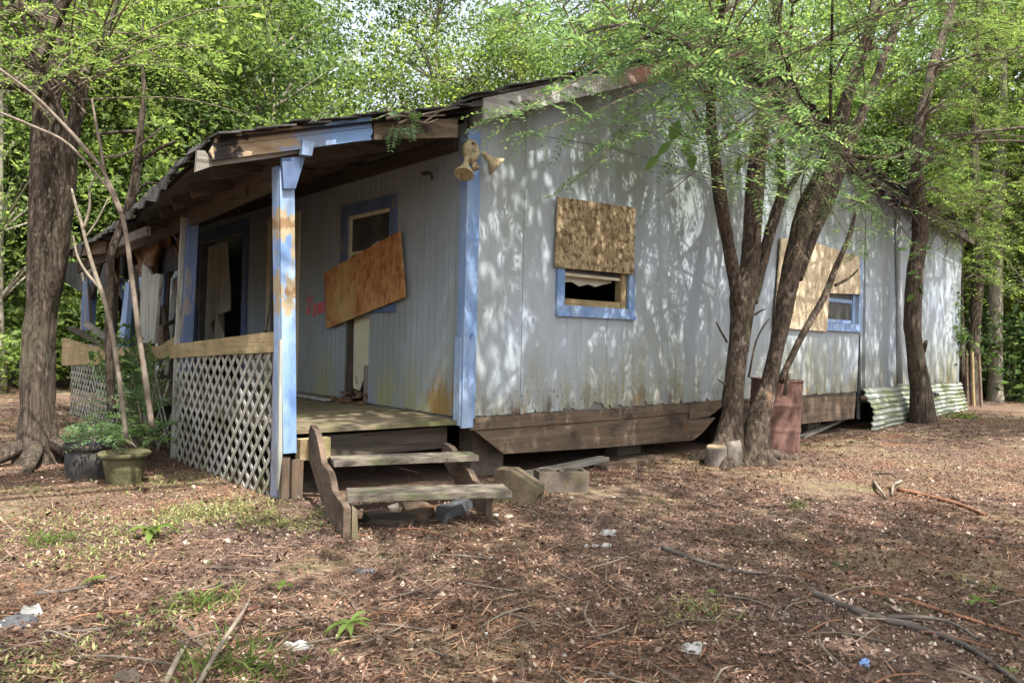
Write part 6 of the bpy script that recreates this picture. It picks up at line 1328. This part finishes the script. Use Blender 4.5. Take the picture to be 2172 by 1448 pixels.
# fern-leaved shrub and dark ivy before the lattice
def fern_shrub(base, tips, mat, label, name, n=10, r0=0.012, **kw):
    b = Vector(base); r = thing(name, tuple(b), label, 'shrub'); S = []
    for t in tips:
        t = Vector(t); P, Q = curve([b, b.lerp(t, 0.5) + Vector((0, 0, 0.08)), t], [r0, r0 * 0.7, 0.003], 5); mb = MB(); mb.tube(P, Q, 6); mb.build('stem', M['twig'], r, True); S.append(sprays(P, rng, n, 0.35, **kw))
    link('foliage', quads_mesh('foliage', np.concatenate(S) - np.array(b)), mat, r); return r
q = PZ(312, 965, -0.02); bs = (q.x, q.y, gz(q.x, q.y) - 0.03)
fern_shrub(bs, [PX(a, c, q.x + e) for a, c, e in ((170, 880, -.25), (215, 850, -.15), (250, 830, -.1), (285, 815, 0), (320, 845, .02), (345, 890, -.05), (200, 905, -.35), (300, 780, 0), (262, 880, -.3), (235, 790, -.1), (180, 845, -.2), (225, 900, -.3), (300, 900, -.2), (330, 800, 0), (275, 770, 0), (340, 930, -.1), (240, 930, -.3), (150, 900, -.3))], M['leaf_spray'], 'straggly fern-leaved shrub growing against the lattice behind the pots', 'fern_leaved_shrub', 12, L=(0.16, 0.30), lf=(0.06, 0.022))
q2 = PZ(205, 985, -0.02); fern_shrub((q2.x, q2.y, gz(q2.x, q2.y) + 0.25), [PX(a, c, q2.x + e) for a, c, e in ((145, 935, 0), (160, 915, .05), (190, 900, 0), (222, 915, -.05), (150, 955, -.1), (200, 935, -.15))], M['leaf_blue'], 'bluish fern-leaved shoots spreading over the black pot', 'fern_leaved_shoots', 9, 0.007, L=(0.14, 0.26), lf=(0.055, 0.022))
q3 = PX(268, 765, -1.85); rr = thing('climbing_ivy', (q3.x, q3.y, gz(q3.x, q3.y)), 'dark green ivy clump hanging over the broken railing', 'ivy'); P = []
for k in range(26): P.append(np.array(PX(262 + 30 * rng.normal(), 768 + 24 * rng.normal(), -1.85 + 0.1 * rng.normal())) + rng.normal(size=(34, 3)) * 0.07)
link('foliage', quads_mesh('foliage', leaf_quads(np.concatenate(P), 0.06, 0.04, 0.3, rng) - np.array(rr.location)), M['leaf_dark'], rr)
mb = MB(); mb.tube([Vector((q3.x, q3.y, gz(q3.x, q3.y) - .05)), Vector((q3.x + .05, q3.y + .05, 0.5)), q3], [0.014, 0.011, 0.006], 6); mb.build('stem', M['twig'], rr)
weed(268, 948, 5, 0.16, 0.06, M['leaf_weed'], 'light green seedling standing in the mossy pot', 0.34, 'pot_seedling')

def gstick(pts, r, mat, label, name='branch', cat='branch', group=None, lift=0.0):
    P = []
    for i, (px, py) in enumerate(pts): p = PZ(px, py, -0.045); P.append(Vector((p.x, p.y, gz(p.x, p.y) + r * 0.6 + lift * math.sin(PI * i / max(1, len(pts) - 1)))))
    A, B2 = curve(P, list(np.linspace(r, r * 0.45, len(P))), 4); mb = MB(); mb.tube(A, B2, 7, lump=0.15); return tag(mb.build(name, mat, None, True), label, cat, group)
gstick([(1405, 1168), (1450, 1185), (1500, 1200), (1560, 1216), (1625, 1222)], 0.016, M['twig_dark'], 'dark branch lying across the middle of the yard')
gstick([(1720, 1262), (1790, 1292), (1870, 1318), (1960, 1342), (2050, 1378), (2120, 1425), (2180, 1470)], 0.018, M['twig_dark'], 'long dark branch curving out of the lower right corner')
gstick([(1870, 1312), (1960, 1322), (2020, 1335), (2075, 1360)], 0.010, M['twig_dark'], 'thin dark twig forking beside the long lower right branch', 'twig', 'twig', None, 0.02)
gstick([(1840, 1262), (1930, 1282), (2010, 1306), (2090, 1330), (2180, 1356)], 0.013, M['twig_red'], 'reddish root lying above the long dark branch at the right', 'root', 'root')
gstick([(1905, 1045), (1960, 1058), (2030, 1076), (2090, 1098)], 0.022, M['twig_red'], 'rusty red root ridge in the right of the yard', 'root', 'root')
gstick([(1855, 1028), (1862, 1045), (1880, 1060)], 0.018, M['twig_pale'], 'pale bent stick at the right, left half of a broken pair', 'stick', 'stick', None, .03)
gstick([(1912, 1028), (1895, 1042), (1892, 1055)], 0.016, M['twig_pale'], 'pale bent stick at the right, right half of a broken pair', 'stick', 'stick', None, .03)
gstick([(1855, 1010), (1890, 1018), (1912, 1030)], 0.010, M['twig'], 'brown twig arching over the broken pale sticks', 'twig', 'twig', None, .04)
gstick([(350, 1446), (380, 1408), (394, 1368)], 0.013, M['twig_pale'], 'pale thick stick at the bottom left edge', 'stick', 'stick', None, .04)
gstick([(420, 1446), (470, 1395), (515, 1330), (530, 1270)], 0.010, M['twig_pale'], 'long pale arched stick in the left foreground', 'stick', 'stick', None, .08)
gstick([(530, 1305), (570, 1282), (622, 1262)], 0.008, M['twig'], 'straight brown stick right of the left foreground tuft', 'stick', 'stick')
gstick([(820, 1290), (870, 1268), (940, 1240)], 0.007, M['twig'], 'slender brown stick below the steps', 'stick', 'stick')
gstick([(1088, 1075), (1105, 1090), (1140, 1100), (1138, 1122)], 0.006, M['twig_pale'], 'small pale forked twig in front of the notched block', 'twig', 'twig', None, .03)
gstick([(1540, 1280), (1590, 1298), (1640, 1312), (1700, 1318)], 0.008, M['twig_dark'], 'thin dark twig right of the yellowish grass patch', 'twig', 'twig')
gstick([(2050, 1240), (2100, 1252), (2150, 1268)], 0.009, M['twig_dark'], 'dark twig crossing the green tuft at the right edge', 'twig', 'twig')
gstick([(75, 1262), (160, 1252), (250, 1225)], 0.012, M['twig_dark'], 'dark root line in the straw at the far left', 'twig', 'twig')
gstick([(100, 1345), (240, 1330), (330, 1300)], 0.010, M['twig_dark'], 'long low dark twig in the lower left straw', 'twig', 'twig')
gstick([(30, 1130), (0, 1100), (-20, 1085)], 0.008, M['twig_pale'], 'pale twig end at the left picture edge', 'twig', 'twig')
for i in range(90):
    px, py = rng.uniform(-20, 2190), 1090 + 380 * rng.random() ** 0.8; c = PZ(px, py, -0.045)
    if c.y > -0.25 and c.x > -1.8: continue
    a = rng.uniform(0, 2 * math.pi); l = rng.uniform(0.06, 0.22); d = Vector((math.cos(a), math.sin(a), 0)) * l; e = Vector((rng.normal(), rng.normal(), 0)) * 0.03; P = [c - d, c + e, c + d]
    for p in P: p.z = gz(p.x, p.y) + 0.008
    P[1].z += 0.012; mt = (M['twig'], M['twig_pale'], M['twig'], M['twig_red'])[i % 4]; cw = ('brown', 'pale', 'brown', 'reddish')[i % 4]
    A, B2 = curve(P, [0.0045, 0.004, 0.0025], 3); mb = MB(); mb.tube(A, B2, 5); tag(mb.build('twig', mt, None), f'short thin {cw} twig lying loose on the leaf litter', 'twig', f'short {cw} twigs scattered over the yard')
# scraps and pale stones
def scrap(px, py, rx, ry, h, mat, label, name='paper_scrap', cat='scrap', group=None):
    c = PZ(px, py, -0.045); mb = MB(); n = 9; g = gz(c.x, c.y); a0 = rng.uniform(0, 6.28); ring = []
    ex = (_r * rx); ey = (_d * ry)
    for i in range(n):
        a = a0 + 2 * PI * i / n; k = rng.uniform(0.7, 1.15); ring.append(Vector((c.x, c.y, g)) + ex * math.cos(a) * k + ey * math.sin(a) * k)
    O = Vector((c.x, c.y, g)); rs = [[p + Vector((0, 0, -0.006)) for p in ring]]
    for f_, hf in ((0.9, 0.35), (0.62, 0.9), (0.3, 0.7)): rs.append([O + (p - O) * (f_ * rng.uniform(0.85, 1.12)) + Vector((0, 0, h * hf * rng.uniform(0.35, 1.35))) for p in ring])
    V = [v for r_ in rs for v in r_] + [O + Vector((0, 0, h * 0.6))]
    mb.add(V, [(k * n + i, k * n + (i + 1) % n, (k + 1) * n + (i + 1) % n, (k + 1) * n + i) for k in range(3) for i in range(n)] + [(3 * n + i, 3 * n + (i + 1) % n, 4 * n) for i in range(n)] + [tuple(range(n))[::-1]]); return tag(mb.build(name, mat, None), label, cat, group)
scrap(1291, 1133, 0.062, 0.05, 0.03, M['paper'], 'white paper scrap in the middle of the yard', )
for i, (px, w_) in enumerate(((1244, .02), (1263, .03), (1288, .04))): scrap(px, 1160, w_, 0.02, 0.018, M['paper'], ('leftmost and smallest of three white stones in a row', 'middle of three white stones in a row', 'rightmost and longest of three white stones in a row')[i], 'white_stone', 'stone')
scrap(635, 1362, 0.085, 0.035, 0.02, M['paper'], 'flat white scrap in the lower left foreground')
scrap(1470, 1378, 0.055, 0.045, 0.03, M['paper'], 'torn white scrap at the bottom right of centre')
scrap(66, 1300, 0.05, 0.04, 0.04, M['paper'], 'white scrap lying on grey plastic at the left edge')
scrap(28, 1322, 0.13, 0.07, 0.03, M['greyscrap'], 'crumpled grey plastic at the lower left edge', 'plastic_scrap', 'scrap')
scrap(775, 1212, 0.07, 0.03, 0.02, M['greyscrap'], 'dark grey scrap half buried below the steps', 'plastic_scrap', 'scrap')
scrap(272, 1435, 0.06, 0.05, 0.04, M['char_x'], 'dark lump at the bottom left edge', 'dark_lump', 'scrap')
scrap(1836, 1408, 0.028, 0.024, 0.02, M['bluescrap'], 'small blue scrap near the bottom right', 'plastic_scrap', 'scrap')
for px, py, mt, lab in ((1048, 1095, 'cream_trim', 'cream wood chip left of the forked twig before the steps'), (1078, 1098, 'cream_trim', 'long cream wood chip beside the forked twig'), (1512, 1252, 'leaf_weed', 'round yellow green leaf above the yellowish grass patch'), (702, 1372, 'leaf_weed', 'green fallen leaf right of the flat white scrap'), (2143, 1424, 'grass', 'yellow fallen leaf at the bottom right corner'), (2100, 1150, 'twig_red', 'red brown leaf near the right edge')):
    scrap(px, py, 0.042, 0.03, 0.012, M[mt], lab, 'fallen_leaf' if 'leaf' in lab else 'wood_chip', 'leaf' if 'leaf' in lab else 'wood chip')
for i in range(75):
    px, py = rng.uniform(700, 2160), 1050 + 390 * rng.random(); r_ = rng.uniform(0.008, 0.02); pale = i % 3
    scrap(px, py, r_, r_ * 0.7, r_ * 0.6, M[('cream_trim', 'paper', 'twig_pale')[pale]], f'small pale {("cream", "white", "tan")[pale]} leaf fleck lying on the dark litter', 'leaf_fleck', 'leaf', f'small {("cream", "white", "tan")[pale]} flecks over the yard')
